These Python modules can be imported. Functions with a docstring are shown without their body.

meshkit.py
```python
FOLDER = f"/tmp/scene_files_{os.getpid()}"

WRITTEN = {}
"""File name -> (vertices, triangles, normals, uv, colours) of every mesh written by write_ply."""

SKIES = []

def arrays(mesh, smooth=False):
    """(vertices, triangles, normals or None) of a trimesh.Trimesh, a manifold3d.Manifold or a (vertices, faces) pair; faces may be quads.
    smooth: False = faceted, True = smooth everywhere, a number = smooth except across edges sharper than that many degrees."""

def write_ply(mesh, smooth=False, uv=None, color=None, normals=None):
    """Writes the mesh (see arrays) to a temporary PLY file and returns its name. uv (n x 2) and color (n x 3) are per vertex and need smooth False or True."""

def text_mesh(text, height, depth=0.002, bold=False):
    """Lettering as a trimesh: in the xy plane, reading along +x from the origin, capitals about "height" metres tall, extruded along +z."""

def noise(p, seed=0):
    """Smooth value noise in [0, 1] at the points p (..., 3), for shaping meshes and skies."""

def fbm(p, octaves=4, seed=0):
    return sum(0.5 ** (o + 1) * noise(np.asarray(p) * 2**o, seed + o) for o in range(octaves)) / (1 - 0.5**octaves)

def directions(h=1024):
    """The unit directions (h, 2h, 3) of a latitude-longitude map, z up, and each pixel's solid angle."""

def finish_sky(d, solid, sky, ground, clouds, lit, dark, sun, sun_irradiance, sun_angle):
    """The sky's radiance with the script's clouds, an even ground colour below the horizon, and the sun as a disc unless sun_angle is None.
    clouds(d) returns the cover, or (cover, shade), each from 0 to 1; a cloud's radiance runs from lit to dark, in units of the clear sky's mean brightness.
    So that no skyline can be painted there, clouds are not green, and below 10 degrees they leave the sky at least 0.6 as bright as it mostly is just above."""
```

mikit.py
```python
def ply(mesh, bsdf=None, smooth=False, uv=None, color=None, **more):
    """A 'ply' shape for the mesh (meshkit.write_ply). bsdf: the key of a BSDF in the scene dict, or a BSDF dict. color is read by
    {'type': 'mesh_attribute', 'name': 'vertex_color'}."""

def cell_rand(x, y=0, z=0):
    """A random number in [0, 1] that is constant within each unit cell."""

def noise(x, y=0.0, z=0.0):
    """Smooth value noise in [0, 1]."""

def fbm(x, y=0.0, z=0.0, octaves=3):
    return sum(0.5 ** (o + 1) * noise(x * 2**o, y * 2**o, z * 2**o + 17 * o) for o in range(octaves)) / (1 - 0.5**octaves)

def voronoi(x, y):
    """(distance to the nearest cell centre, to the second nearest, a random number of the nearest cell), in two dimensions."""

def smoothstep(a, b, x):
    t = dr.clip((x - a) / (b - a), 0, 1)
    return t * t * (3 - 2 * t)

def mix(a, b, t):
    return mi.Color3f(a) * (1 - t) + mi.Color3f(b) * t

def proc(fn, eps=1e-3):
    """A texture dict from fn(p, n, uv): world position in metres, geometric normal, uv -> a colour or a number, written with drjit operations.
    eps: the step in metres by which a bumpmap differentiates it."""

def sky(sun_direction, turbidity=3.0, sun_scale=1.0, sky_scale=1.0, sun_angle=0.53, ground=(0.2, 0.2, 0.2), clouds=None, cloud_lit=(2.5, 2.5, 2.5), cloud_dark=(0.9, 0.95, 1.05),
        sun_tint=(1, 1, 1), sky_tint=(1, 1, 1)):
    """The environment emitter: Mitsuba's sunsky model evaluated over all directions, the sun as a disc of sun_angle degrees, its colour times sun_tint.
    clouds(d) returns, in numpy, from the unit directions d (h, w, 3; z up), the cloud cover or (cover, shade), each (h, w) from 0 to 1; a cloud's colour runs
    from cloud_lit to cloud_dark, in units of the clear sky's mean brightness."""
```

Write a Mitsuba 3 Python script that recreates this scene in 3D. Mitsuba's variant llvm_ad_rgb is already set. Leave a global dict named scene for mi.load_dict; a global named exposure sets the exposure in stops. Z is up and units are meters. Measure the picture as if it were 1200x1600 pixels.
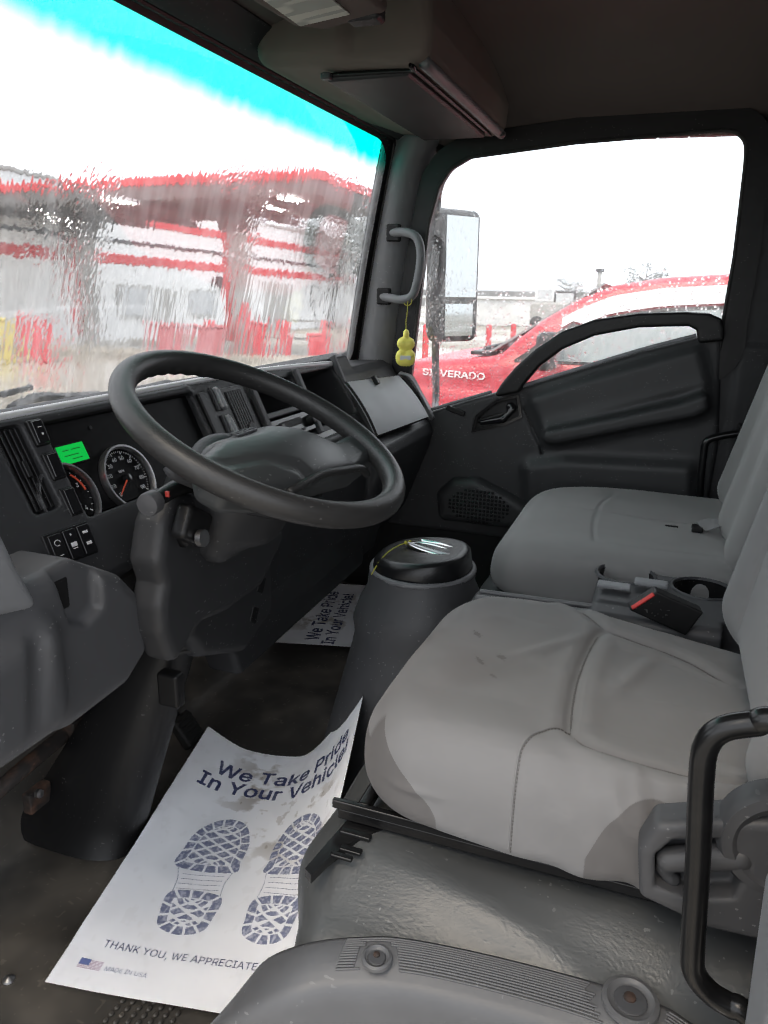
import math
import numpy as np
import trimesh
import drjit as dr
import mitsuba as mi
import mikit
import meshkit
from shapely.geometry import Polygon, LineString, Point, box as sbox
from shapely import affinity
from shapely.ops import unary_union
from scipy.spatial import cKDTree
from concurrent.futures import ThreadPoolExecutor
from mikit import proc, noise, fbm, smoothstep, mix

T4 = mi.ScalarTransform4f
scene, labels = {}, {}

# ---------------------------------------------------------------- camera, light, exposure
EYE = np.array([-1.39, 0.0, 1.9])
FWD = np.array([0.901, 0.32794, -0.28402])
UPV = np.array([0.26088, 0.11352, 0.95867])
scene['camera'] = {'type': 'perspective', 'fov_axis': 'y', 'fov': math.degrees(2 * math.atan(800 / 1180.0)), 'near_clip': 0.05, 'far_clip': 900.0,
                   'to_world': T4().look_at(origin=EYE.tolist(), target=(EYE + FWD).tolist(), up=UPV.tolist())}
exposure = 3.0
scene['sky'] = mikit.sky((-0.55, 0.1, 0.83), turbidity=4, sun_scale=0.12, sun_angle=25, clouds=lambda d: 1.0, cloud_lit=(2.33, 2.42, 2.56), ground=(0.2, 0.195, 0.19))

# ---------------------------------------------------------------- naming
def thing(name, label, cat, group=None, kind=None):
    k, i = name, 0
    while k in labels:
        i += 1
        k = f'{name}_{i:03d}'
    labels[k] = {'label': label, 'category': cat}
    if group:
        labels[k]['group'] = group
    if kind:
        labels[k]['kind'] = kind
    return k


def add(key, mesh, bsdf, smooth=35, part=None, label=None, kind=None, **kw):
    """One entry of scene: the thing itself, or (part given) a numbered part under it."""
    if part is not None:
        key = f'{key}__{part}'
        base, i = key, 0
        while key in scene:
            i += 1
            key = f'{base}_{i:03d}'
    scene[key] = mikit.ply(mesh, bsdf, smooth=smooth, **kw)
    if label or kind:
        labels.setdefault(key, {})
        if label:
            labels[key]['label'] = label
        if kind:
            labels[key]['kind'] = kind
    return key


# ---------------------------------------------------------------- mesh helpers
def V(*a):
    return np.array(a if len(a) > 1 else a[0], float)


def unit(v):
    v = np.asarray(v, float)
    return v / np.linalg.norm(v)


def cr(pts, n=8, closed=False):
    """Catmull-Rom through the points."""
    p = np.asarray(pts, float)
    p = np.vstack([p[-1], p, p[:2]]) if closed else np.vstack([2 * p[0] - p[1], p, 2 * p[-1] - p[-2]])
    t = np.linspace(0, 1, n, endpoint=False)[:, None]
    out = [0.5 * (2 * b + (c - a) * t + (2 * a - 5 * b + 4 * c - d) * t**2 + (3 * b - a - 3 * c + d) * t**3) for a, b, c, d in zip(p, p[1:], p[2:], p[3:])]
    out = np.vstack(out)
    return out if closed else np.vstack([out, p[-2]])


def tube(pts, r, sides=12, closed=False, cap=True):
    p = np.asarray(pts, float)
    n = len(p)
    t = (np.roll(p, -1, 0) - np.roll(p, 1, 0)) if closed else np.gradient(p, axis=0)
    t /= np.linalg.norm(t, axis=1, keepdims=True)
    a = np.cross(t[0], [0, 0, 1.0] if abs(t[0][2]) < 0.9 else [1.0, 0, 0])
    A = []
    for k in range(n):
        a = unit(a - t[k] * (a @ t[k]))
        A.append(a)
    A = np.array(A)
    B = np.cross(t, A)
    ang = np.arange(sides) * 2 * np.pi / sides
    r = np.broadcast_to(r, (n,))
    v = p[:, None] + r[:, None, None] * (np.cos(ang)[None, :, None] * A[:, None] + np.sin(ang)[None, :, None] * B[:, None])
    m = n if closed else n - 1
    i, j = np.meshgrid(np.arange(m), np.arange(sides), indexing='ij')
    q = np.stack([i * sides + j, i * sides + (j + 1) % sides, (i + 1) % n * sides + (j + 1) % sides, (i + 1) % n * sides + j], -1).reshape(-1, 4)
    f = np.vstack([q[:, [0, 1, 2]], q[:, [0, 2, 3]]])
    v = v.reshape(-1, 3)
    if cap and not closed:
        v = np.vstack([v, p[0], p[-1]])
        k = np.arange(sides)
        f = np.vstack([f, np.stack([np.full(sides, len(v) - 2), (k + 1) % sides, k], 1), np.stack([np.full(sides, len(v) - 1), (n - 1) * sides + k, (n - 1) * sides + (k + 1) % sides], 1)])
    return trimesh.Trimesh(v, f, process=False)


def grid(P):
    """Sheet from an (m, n, 3) array."""
    P = np.asarray(P, float)
    m, n = P.shape[:2]
    i, j = np.meshgrid(np.arange(m - 1), np.arange(n - 1), indexing='ij')
    q = np.stack([i * n + j, i * n + j + 1, (i + 1) * n + j + 1, (i + 1) * n + j], -1).reshape(-1, 4)
    return trimesh.Trimesh(P.reshape(-1, 3), np.vstack([q[:, [0, 1, 2]], q[:, [0, 2, 3]]]), process=False)


def thick(P, t):
    """Closed slab: the sheet P and the same sheet moved by t (a vector, or metres along its normals)."""
    P = np.asarray(P, float)
    if np.ndim(t) == 0:
        nx = np.cross(np.gradient(P, axis=0), np.gradient(P, axis=1))
        t = t * nx / (np.linalg.norm(nx, axis=2, keepdims=True) + 1e-12)
    Q = P + t
    m, n = P.shape[:2]
    a, b = grid(P), grid(Q)
    ring = np.concatenate([np.arange(n), np.arange(1, m) * n + n - 1, (m - 1) * n + np.arange(n - 2, -1, -1), np.arange(m - 2, 0, -1) * n])
    nxt = np.roll(ring, -1)
    N = m * n
    side = np.vstack([np.stack([nxt, ring, nxt + N], 1), np.stack([nxt + N, ring, ring + N], 1)])
    out = trimesh.Trimesh(np.vstack([a.vertices, b.vertices]), np.vstack([a.faces, b.faces[:, ::-1] + N, side]), process=False)
    return out


def loft(rings):
    """Closed rings (each (k, 3)) joined, ends capped."""
    R = np.asarray(rings, float)
    m, k = R.shape[:2]
    i, j = np.meshgrid(np.arange(m - 1), np.arange(k), indexing='ij')
    q = np.stack([i * k + j, i * k + (j + 1) % k, (i + 1) * k + (j + 1) % k, (i + 1) * k + j], -1).reshape(-1, 4)
    v = np.vstack([R.reshape(-1, 3), R[0].mean(0), R[-1].mean(0)])
    a = np.arange(k)
    f = np.vstack([q[:, [0, 1, 2]], q[:, [0, 2, 3]], np.stack([np.full(k, m * k), (a + 1) % k, a], 1), np.stack([np.full(k, m * k + 1), (m - 1) * k + a, (m - 1) * k + (a + 1) % k], 1)])
    return trimesh.Trimesh(v, f, process=False)


SPH = trimesh.creation.icosphere(subdivisions=2).vertices


def hullbox(c, h, r=0.004, M=None):
    """Box of half sizes h with rounded edges; M: columns are its axes."""
    c, h = V(c), V(h)
    r = min(r, h.min() * 0.98)
    p = np.vstack([SPH * r + (h - r) * s for s in np.array(np.meshgrid([-1, 1], [-1, 1], [-1, 1])).reshape(3, -1).T])
    if M is not None:
        p = p @ np.asarray(M, float).T
    return trimesh.convex.convex_hull(p + c)


def cbox(c, h, ch=0.01, M=None):
    """Box with chamfered edges, few triangles."""
    c, h = V(c), V(h)
    ch = min(ch, h.min() * 0.9)
    s = np.array(np.meshgrid([-1, 1], [-1, 1], [-1, 1])).reshape(3, -1).T
    p = np.vstack([s * (h - ch * V(*[float(k != a) for k in range(3)])) for a in range(3)])
    if M is not None:
        p = p @ np.asarray(M, float).T
    return trimesh.convex.convex_hull(p + c)


def span(a, b, ch=0.01):
    a, b = V(a), V(b)
    return cbox((a + b) / 2, abs(b - a) / 2, ch)


class Frame:
    def __init__(s, o, ex, ey, ez):
        s.o, s.M = V(o), np.stack([unit(ex), unit(ey), unit(ez)], 1)

    def w(s, *p):
        return s.o + s.M @ V(*p)

    def mesh(s, m):
        m = m.copy()
        m.vertices = m.vertices @ s.M.T + s.o
        return m

    def box(s, c, h, r=0.003):
        return hullbox(s.w(*c), h, r, s.M)


def extrude(poly, z0, z1, bev=0.0):
    """Polygon extruded from z0 to z1 with a bevel at the z1 edge."""
    polys = getattr(poly, 'geoms', [poly])
    out = []
    for g in polys:
        if g.is_empty or g.geom_type != 'Polygon':
            continue
        m = trimesh.creation.extrude_polygon(g, z1 - z0 - bev, engine='earcut')
        m.apply_translation([0, 0, z0])
        out.append(m)
        if bev > 0:
            top = g.buffer(-bev, join_style=2)
            for h in getattr(top, 'geoms', [top]):
                if not h.is_empty:
                    m2 = trimesh.creation.extrude_polygon(h, bev, engine='earcut')
                    m2.apply_translation([0, 0, z1 - bev])
                    out.append(m2)
    return trimesh.util.concatenate(out)


def cat(*ms):
    return trimesh.util.concatenate([m for x in ms for m in (x if isinstance(x, (list, tuple)) else [x])])


def lathe(prof, o, axis, k=32, closed=False):
    """(radius, height) profile turned round axis from o; closed: a ring without end caps."""
    ez = unit(axis)
    ex = unit(np.cross(ez, [0.3, 0.9, 0.1]))
    ey = np.cross(ez, ex)
    a = np.arange(k) * 2 * np.pi / k
    rings = [V(o) + ez * h + r * (np.cos(a)[:, None] * ex + np.sin(a)[:, None] * ey) for r, h in prof]
    m = loft(rings + rings[:1] if closed else rings)
    if closed:
        m.update_faces(np.arange(len(m.faces)) < len(m.faces) - 2 * k)
        m.merge_vertices()
    return m


# ---------------------------------------------------------------- signed distances and their meshes (moulded plastic, foam, sheet metal)
f32 = np.float32


def s_box(c, h, r=0.0, M=None):
    c, h = np.asarray(c, f32), np.asarray(h, f32) - f32(r)
    M = None if M is None else np.asarray(M, f32)

    def f(p):
        q = p - c
        if M is not None:
            q = q @ M
        q = np.abs(q) - h
        return np.linalg.norm(np.maximum(q, 0), axis=1) + np.minimum(q.max(1), 0) - f32(r)
    return f


def s_cap(a, b, ra, rb=None):
    a, b = np.asarray(a, f32), np.asarray(b, f32)
    rb = ra if rb is None else rb

    def f(p):
        ba, pa = b - a, p - a
        t = np.clip(pa @ ba / (ba @ ba), 0, 1)
        return np.linalg.norm(pa - t[:, None] * ba, axis=1) - (f32(ra) + t * f32(rb - ra))
    return f


def s_path(pts, r):
    tree = cKDTree(dense(pts, r * 0.4))
    return lambda p: (tree.query(p, workers=1, distance_upper_bound=0.08)[0].clip(0, 0.08) - r).astype(f32)


def dense(pts, step):
    p = np.asarray(pts, float)
    return np.vstack([a + (b - a) * np.linspace(0, 1, max(2, int(np.linalg.norm(b - a) / step) + 1))[:, None] for a, b in zip(p[:-1], p[1:])])


def s_ell(c, r, M=None):
    c, r = np.asarray(c, f32), np.asarray(r, f32)

    def f(p):
        q = p - c
        if M is not None:
            q = q @ np.asarray(M, f32)
        k0 = np.linalg.norm(q / r, axis=1)
        k1 = np.linalg.norm(q / (r * r), axis=1)
        return k0 * (k0 - 1) / np.maximum(k1, 1e-6)
    return f


def s_cyl(a, b, r, rd=0.0):
    a, b = np.asarray(a, f32), np.asarray(b, f32)
    L = np.linalg.norm(b - a)
    u = (b - a) / L

    def f(p):
        q = p - (a + b) / 2
        h = q @ u
        d = np.stack([np.linalg.norm(q - h[:, None] * u, axis=1) - f32(r - rd), np.abs(h) - f32(L / 2 - rd)], 1)
        return np.minimum(d.max(1), 0) + np.linalg.norm(np.maximum(d, 0), axis=1) - f32(rd)
    return f


def poly2(pts):
    pts = np.asarray(pts, f32)

    def f(q):
        d = np.full(len(q), 1e9, f32)
        s = np.ones(len(q), f32)
        for a, b in zip(pts, np.roll(pts, 1, 0)):
            e, w = b - a, q - a
            t = np.clip(w @ e / (e @ e), 0, 1)
            d = np.minimum(d, ((w - t[:, None] * e) ** 2).sum(1))
            c1, c2, c3 = q[:, 1] >= a[1], q[:, 1] < b[1], e[0] * w[:, 1] > e[1] * w[:, 0]
            s = np.where((c1 & c2 & c3) | ~(c1 | c2 | c3), -s, s)
        return s * np.sqrt(d)
    return f


def s_ext(pts, fr, z0, z1, r=0.004):
    """Polygon in the frame's xy plane, extruded along its z from z0 to z1, edges rounded by r."""
    pl = Polygon(pts).buffer(-r, join_style=2)
    g = poly2(np.array(pl.exterior.coords)[:-1])
    M, o = fr.M.astype(f32), fr.o.astype(f32)
    zc, zh = f32((z0 + z1) / 2), f32((z1 - z0) / 2 - r)

    def f(p):
        q = (p - o) @ M
        d = np.stack([g(q[:, :2]), np.abs(q[:, 2] - zc) - zh], 1)
        return np.minimum(d.max(1), 0) + np.linalg.norm(np.maximum(d, 0), axis=1) - f32(r)
    return f


def smin(k, *fs):
    def f(p):
        d = fs[0](p)
        for g in fs[1:]:
            e = g(p)
            h = np.clip(0.5 + 0.5 * (e - d) / k, 0, 1).astype(f32)
            d = e * (1 - h) + d * h - f32(k) * h * (1 - h)
        return d
    return f


def smax2(a, b, k):
    h = np.clip(0.5 - 0.5 * (b - a) / k, 0, 1)
    return b * (1 - h) + a * h + k * h * (1 - h)


def cut(k, f, *gs):
    def r(p):
        d = f(p)
        for g in gs:
            d = smax2(d, -g(p), f32(k))
        return d
    return r


XF = Frame((0, 0, 0), (0, 1, 0), (0, 0, 1), (1, 0, 0))       # drawing in the yz plane, extruding along x
YF = Frame((0, 0, 0), (1, 0, 0), (0, 0, 1), (0, -1, 0))      # drawing in the xz plane, extruding towards the rear


def nets(f, lo, hi, h):
    """Surface net of f's zero set; only blocks near it are sampled finely."""
    lo, hi = V(lo), V(hi)
    B = 8
    n = (np.ceil((hi - lo) / h / B).astype(int)) * B + 1
    nb = (n - 1) // B
    I = np.stack(np.meshgrid(*[np.arange(k) for k in nb], indexing='ij'), -1).reshape(-1, 3)
    d = f((lo + (I * B + B / 2) * h).astype(f32))
    D = np.full(n, 1.0, f32)
    near = np.abs(d) < B * h * 1.02
    for i in I[(d < 0) & ~near]:
        a = i * B
        D[a[0]:a[0] + B + 1, a[1]:a[1] + B + 1, a[2]:a[2] + B + 1] = -1
    o = np.stack(np.meshgrid(*[np.arange(B + 1)] * 3, indexing='ij'), -1).reshape(-1, 3)
    J = I[near]


    def block(s):
        idx = (J[s:s + 60, None] * B + o).reshape(-1, 3)
        D[idx[:, 0], idx[:, 1], idx[:, 2]] = f((lo + idx * h).astype(f32))
    with ThreadPoolExecutor(4) as ex:
        list(ex.map(block, range(0, len(J), 60)))
    D[0] = D[-1] = 1
    D[:, 0] = D[:, -1] = 1
    D[:, :, 0] = D[:, :, -1] = 1
    S = D < 0
    m = n - 1
    cnt = np.zeros(m, np.int8)
    for a, b, c in np.ndindex(2, 2, 2):
        cnt += S[a:a + m[0], b:b + m[1], c:c + m[2]]
    cell = np.argwhere((cnt > 0) & (cnt < 8))
    num = np.full(m, -1, np.int64)
    num[tuple(cell.T)] = np.arange(len(cell))
    acc, w = np.zeros((len(cell), 3)), np.zeros(len(cell))
    for ax in range(3):
        u, v = (ax + 1) % 3, (ax + 2) % 3
        for a, b in np.ndindex(2, 2):
            p = cell.copy()
            p[:, u] += a
            p[:, v] += b
            q = p.copy()
            q[:, ax] += 1
            d0, d1 = D[tuple(p.T)], D[tuple(q.T)]
            on = (d0 < 0) != (d1 < 0)
            t = np.where(on, d0 / np.where(on, d0 - d1, 1), 0)
            x = p.astype(float)
            x[:, ax] += t
            acc[on] += x[on]
            w[on] += 1
    v = lo + acc / w[:, None] * h
    v0 = v.copy()


    def settle(q):
        e = h * 0.5
        g = np.stack([f((q + e * k).astype(f32)) - f((q - e * k).astype(f32)) for k in np.eye(3)], 1) / (2 * e)
        return q - np.clip(f(q.astype(f32))[:, None] * g / np.maximum((g * g).sum(1, keepdims=True), 0.25), -h * 0.6, h * 0.6)
    with ThreadPoolExecutor(4) as ex:
        v = np.vstack(list(ex.map(settle, np.array_split(v, max(1, len(v) // 12000)))))
    F = []
    for ax in range(3):
        u, w_ = (ax + 1) % 3, (ax + 2) % 3
        A = S.take(range(n[ax] - 1), ax)
        C = S.take(range(1, n[ax]), ax)
        e = np.argwhere(A != C)
        e = e[(e[:, u] > 0) & (e[:, w_] > 0) & (e[:, u] < m[u]) & (e[:, w_] < m[w_])]
        flip = A[tuple(e.T)]
        q = []
        for a, b in ((1, 1), (0, 1), (0, 0), (1, 0)):
            p = e.copy()
            p[:, u] -= a
            p[:, w_] -= b
            q.append(num[tuple(p.T)])
        q = np.stack(q, 1)
        q[~flip] = q[~flip][:, ::-1]
        F.append(q)
    q = np.vstack(F)
    tri = np.vstack([q[:, [0, 1, 2]], q[:, [0, 2, 3]]])
    return trimesh.Trimesh(v, tri, process=False)


# ---------------------------------------------------------------- materials
def bsdf(key, col, rough=0.5, bump=None, bscale=1.0, eps=1e-3, **kw):
    b = {'type': 'principled', 'base_color': {'type': 'rgb', 'value': list(col)} if isinstance(col, (tuple, list)) else proc(col), 'roughness': rough if not callable(rough) else proc(rough), **kw}
    if bump is not None:
        b = {'type': 'bumpmap', 'scale': bscale, 'arbitrary': proc(bump, eps), 'bsdf': b}
    scene[key] = {'type': 'twosided', 'bsdf': b}


def grain(p, n, uv):
    return noise(p.x * 900, p.y * 900, p.z * 900) * 0.00016


def leather(p, n, uv):
    return fbm(p.x * 520, p.y * 520, p.z * 520, 2) * 0.0006 + fbm(p.x * 18, p.y * 18, p.z * 18, 2) * 0.0012


def dusty(base, dust, amt, s=9.0):
    def fn(p, n, uv):
        a = fbm(p.x * s, p.y * s, p.z * s, 4)
        b = noise(p.x * 160, p.y * 160, p.z * 160)
        return mix(mi.Color3f(*base), mi.Color3f(*dust), smoothstep(0.42, 0.8, a) * amt + smoothstep(0.8, 0.95, b) * amt * 0.5)
    return fn


def lint(base, amt=0.5):
    """Dark plastic with faint smears and a few specks of dust."""
    def fn(p, n, uv):
        a = fbm(p.x * 14, p.y * 14, p.z * 5, 3)
        c = smoothstep(0.85, 0.9, noise(p.x * 230, p.y * 230, p.z * 230)) * smoothstep(0.5, 0.68, noise(p.x * 23, p.y * 23, p.z * 23))
        b = mi.Color3f(*base)
        return b * (0.88 + 0.24 * a) + mi.Color3f(0.085, 0.085, 0.083) * c * amt
    return fn


bsdf('plastic_dark', lint((0.0245, 0.025, 0.027)), 0.5, grain, specular=0.35)
bsdf('plastic_grey', lint((0.055, 0.056, 0.06), 0.8), 0.5, grain, specular=0.4)
bsdf('plastic_pale', lint((0.15, 0.153, 0.16), 0.6), 0.48, grain)
bsdf('plastic_light', lint((0.24, 0.245, 0.255), 0.4), 0.45, grain)
bsdf('plastic_door', lint((0.029, 0.0295, 0.031)), 0.5, grain)
bsdf('plastic_hub', lint((0.034, 0.036, 0.037)), 0.4, grain)
bsdf('locker_cloth', dusty((0.13, 0.106, 0.094), (0.17, 0.14, 0.125), 0.4, 6), 0.9, lambda p, n, uv: noise(p.x * 700, p.y * 700, p.z * 700) * 0.0006)
bsdf('plastic_sill', lint((0.085, 0.086, 0.09), 0.6), 0.45, grain)
bsdf('lip_glint', lint((0.45, 0.455, 0.46), 0.3), 0.24, grain)  # pale so that the dash lip carries the sky reflection in its colour
bsdf('plastic_black', lint((0.0065, 0.0065, 0.007), 0.5), 0.42, grain, specular=0.35)
bsdf('black_gloss', (0.008, 0.008, 0.009), 0.16)
bsdf('gloss_paint_black', dusty((0.006, 0.006, 0.0065), (0.03, 0.03, 0.03), 0.15, 30), 0.24, specular=0.4)
bsdf('cap_black', (0.008, 0.008, 0.009), 0.3, specular=0.4)
bsdf('rubber', dusty((0.0140, 0.0140, 0.0140), (0.06, 0.055, 0.048), 0.5), 0.65, grain)
bsdf('wheel_leather', lint((0.0238, 0.0231, 0.0231)), 0.43, grain)
bsdf('chrome', (0.72, 0.72, 0.72), 0.16, metallic=1.0)
bsdf('steel', (0.42, 0.42, 0.43), 0.35, metallic=1.0)
bsdf('rusty', dusty((0.02, 0.017, 0.016), (0.09, 0.045, 0.028), 0.8, 40), 0.7)
bsdf('headliner_cloth', dusty((0.085, 0.07, 0.064), (0.105, 0.088, 0.08), 0.4, 6), 0.9, lambda p, n, uv: noise(p.x * 700, p.y * 700, p.z * 700) * 0.0006)
bsdf('vinyl', lint((0.066, 0.069, 0.07), 0.8), 0.36, leather, 1.0, 1.5e-3)
bsdf('floor_rubber', dusty((0.042, 0.039, 0.035), (0.12, 0.106, 0.088), 0.75, 7), 0.5, leather, 0.6, 1.5e-3)
bsdf('printed_white', (0.5, 0.5, 0.5), 0.5)
bsdf('printed_navy', lambda p, n, uv: mix(mi.Color3f(0.035, 0.045, 0.12), mi.Color3f(0.12, 0.13, 0.2), smoothstep(0.45, 0.8, fbm(p.x * 120, p.y * 120, p.z * 120, 3))), 0.7)
bsdf('printed_tread', lambda p, n, uv: mix(mi.Color3f(0.17, 0.19, 0.29), mi.Color3f(0.42, 0.44, 0.54), smoothstep(0.4, 0.75, fbm(p.x * 260, p.y * 260, p.z * 260, 2))), 0.7)
bsdf('printed_red', (0.5, 0.42, 0.5), 0.7)
bsdf('printed_blue', (0.13, 0.17, 0.38), 0.7)
bsdf('red_plastic', (0.6, 0.04, 0.035), 0.4)
bsdf('yellow_soft', (0.78, 0.70, 0.14), 0.45)
bsdf('yellow_cord', (0.42, 0.38, 0.04), 0.6)
bsdf('dial_face', (0.005, 0.005, 0.0055), 0.5, specular=0.12)
bsdf('dial_mark', (0.55, 0.55, 0.55), 0.6)
bsdf('needle_orange', (0.6, 0.07, 0.03), 0.5)
bsdf('sticker', lambda p, n, uv: mix(mi.Color3f(0.42, 0.45, 0.4), mi.Color3f(0.26, 0.3, 0.27), smoothstep(0.5, 0.6, noise(p.x * 70, p.y * 9))), 0.5)
bsdf('mirror', (0.46, 0.48, 0.48), 0.02, metallic=1.0)
bsdf('wet_black', dusty((0.02, 0.02, 0.021), (0.1, 0.1, 0.105), 0.5, 90), 0.25, lambda p, n, uv: noise(p.x * 200, p.y * 200, p.z * 150) * 0.0018)


def weave(p, n, uv):
    return noise(p.x * 850, p.y * 850, p.z * 850) * 0.0005 + fbm(p.x * 16, p.y * 16, p.z * 16, 3) * 0.006


SPOTS = ((-0.450, 0.167, 1.410), (-0.473, 0.191, 1.410), (-0.384, 0.216, 1.405), (-0.505, 0.166, 1.410))


def cloth(p, n, uv):
    a = fbm(p.x * 7, p.y * 7, p.z * 7, 3)
    s = smoothstep(0.62, 0.8, fbm(p.x * 5 + 3, p.y * 5, p.z * 5 + 9, 4))
    st = 0.0
    for sx, sy, ra, rb in ((float(SPOTS[0][0]), float(SPOTS[0][1]), 0.010, 0.005), (SPOTS[1][0], SPOTS[1][1], 0.014, 0.004), (SPOTS[2][0], SPOTS[2][1], 0.012, 0.005), (SPOTS[3][0], SPOTS[3][1], 0.006, 0.003)):
        u, v = (p.x - sx) * 0.8 + (p.y - sy) * 0.6, (p.y - sy) * 0.8 - (p.x - sx) * 0.6
        st += smoothstep(1.3, 0.5, dr.sqrt(dr.square(u / ra) + dr.square(v / rb)) + 0.9 * (noise(p.x * 300, p.y * 300, 1.0) - 0.5))
    st = dr.minimum(st, 1.0)
    c = mix(mi.Color3f(0.171, 0.169, 0.171), mi.Color3f(0.189, 0.187, 0.189), a)
    c = mix(c, mi.Color3f(0.135, 0.128, 0.126), s * 0.55)
    return mix(c, mi.Color3f(0.06, 0.055, 0.052), st * 0.45)


bsdf('seat_cloth', cloth, 0.85, weave, sheen=0.4)
bsdf('seat_cloth_lit', lambda p, n, uv: mi.Color3f(0.232, 0.227, 0.224) * (0.93 + 0.14 * fbm(p.x * 9, p.y * 9, p.z * 9, 3)), 0.85, weave, sheen=0.4)  # seat cloth without stains, lightened to stand for more light on it
bsdf('seat_cloth_dark', lambda p, n, uv: mi.Color3f(0.105, 0.101, 0.1) * (0.9 + 0.2 * fbm(p.x * 20, p.y * 20, p.z * 20, 2)), 0.9, weave, sheen=0.3)
bsdf('thread', (0.09, 0.085, 0.08), 0.8)


def paper_dirt(p, n, uv):
    # uv: along the sheet's width and length, in metres
    d = fbm(uv.x * 20, uv.y * 26, 1.0, 5)
    spot = smoothstep(0.1, 0.0, dr.sqrt(dr.square(uv.x - 0.15) + dr.square((uv.y - 0.5) * 0.55))) + smoothstep(0.16, 0.02, dr.sqrt(dr.square(uv.x - 0.27) + dr.square(uv.y - 0.38)))
    a = smoothstep(0.5, 0.64, d) * spot
    fine = smoothstep(0.66, 0.76, fbm(uv.x * 70, uv.y * 50, 5.0, 3)) * (0.3 * spot + 0.05)
    c = mix(mi.Color3f(0.83, 0.845, 0.88), mi.Color3f(0.25, 0.21, 0.165), dr.clip(a * 0.75 + fine, 0, 0.85))
    return c


bsdf('paper', paper_dirt, 0.8)
scene['glass_clear'] = {'type': 'thindielectric', 'specular_transmittance': {'type': 'rgb', 'value': [0.95, 0.97, 0.965]}}
scene['glass_wet'] = {'type': 'blendbsdf', 'weight': proc(lambda p, n, uv: 0.03 + 0.07 * smoothstep(0.35, 0.75, fbm(p.y * 30, p.z * 12, 2.0, 3))), 'clear': scene['glass_clear'],
                      'dirt_haze': {'type': 'principledthin', 'base_color': {'type': 'rgb', 'value': [0.9, 0.9, 0.9]}, 'roughness': 0.9, 'diff_trans': 1.8, 'eta': 1.1}}  # whitish scatter layer over the pane, standing for haze as well as dirt
scene['water'] = {'type': 'dielectric', 'int_ior': 1.33, 'ext_ior': 1.0}


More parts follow.
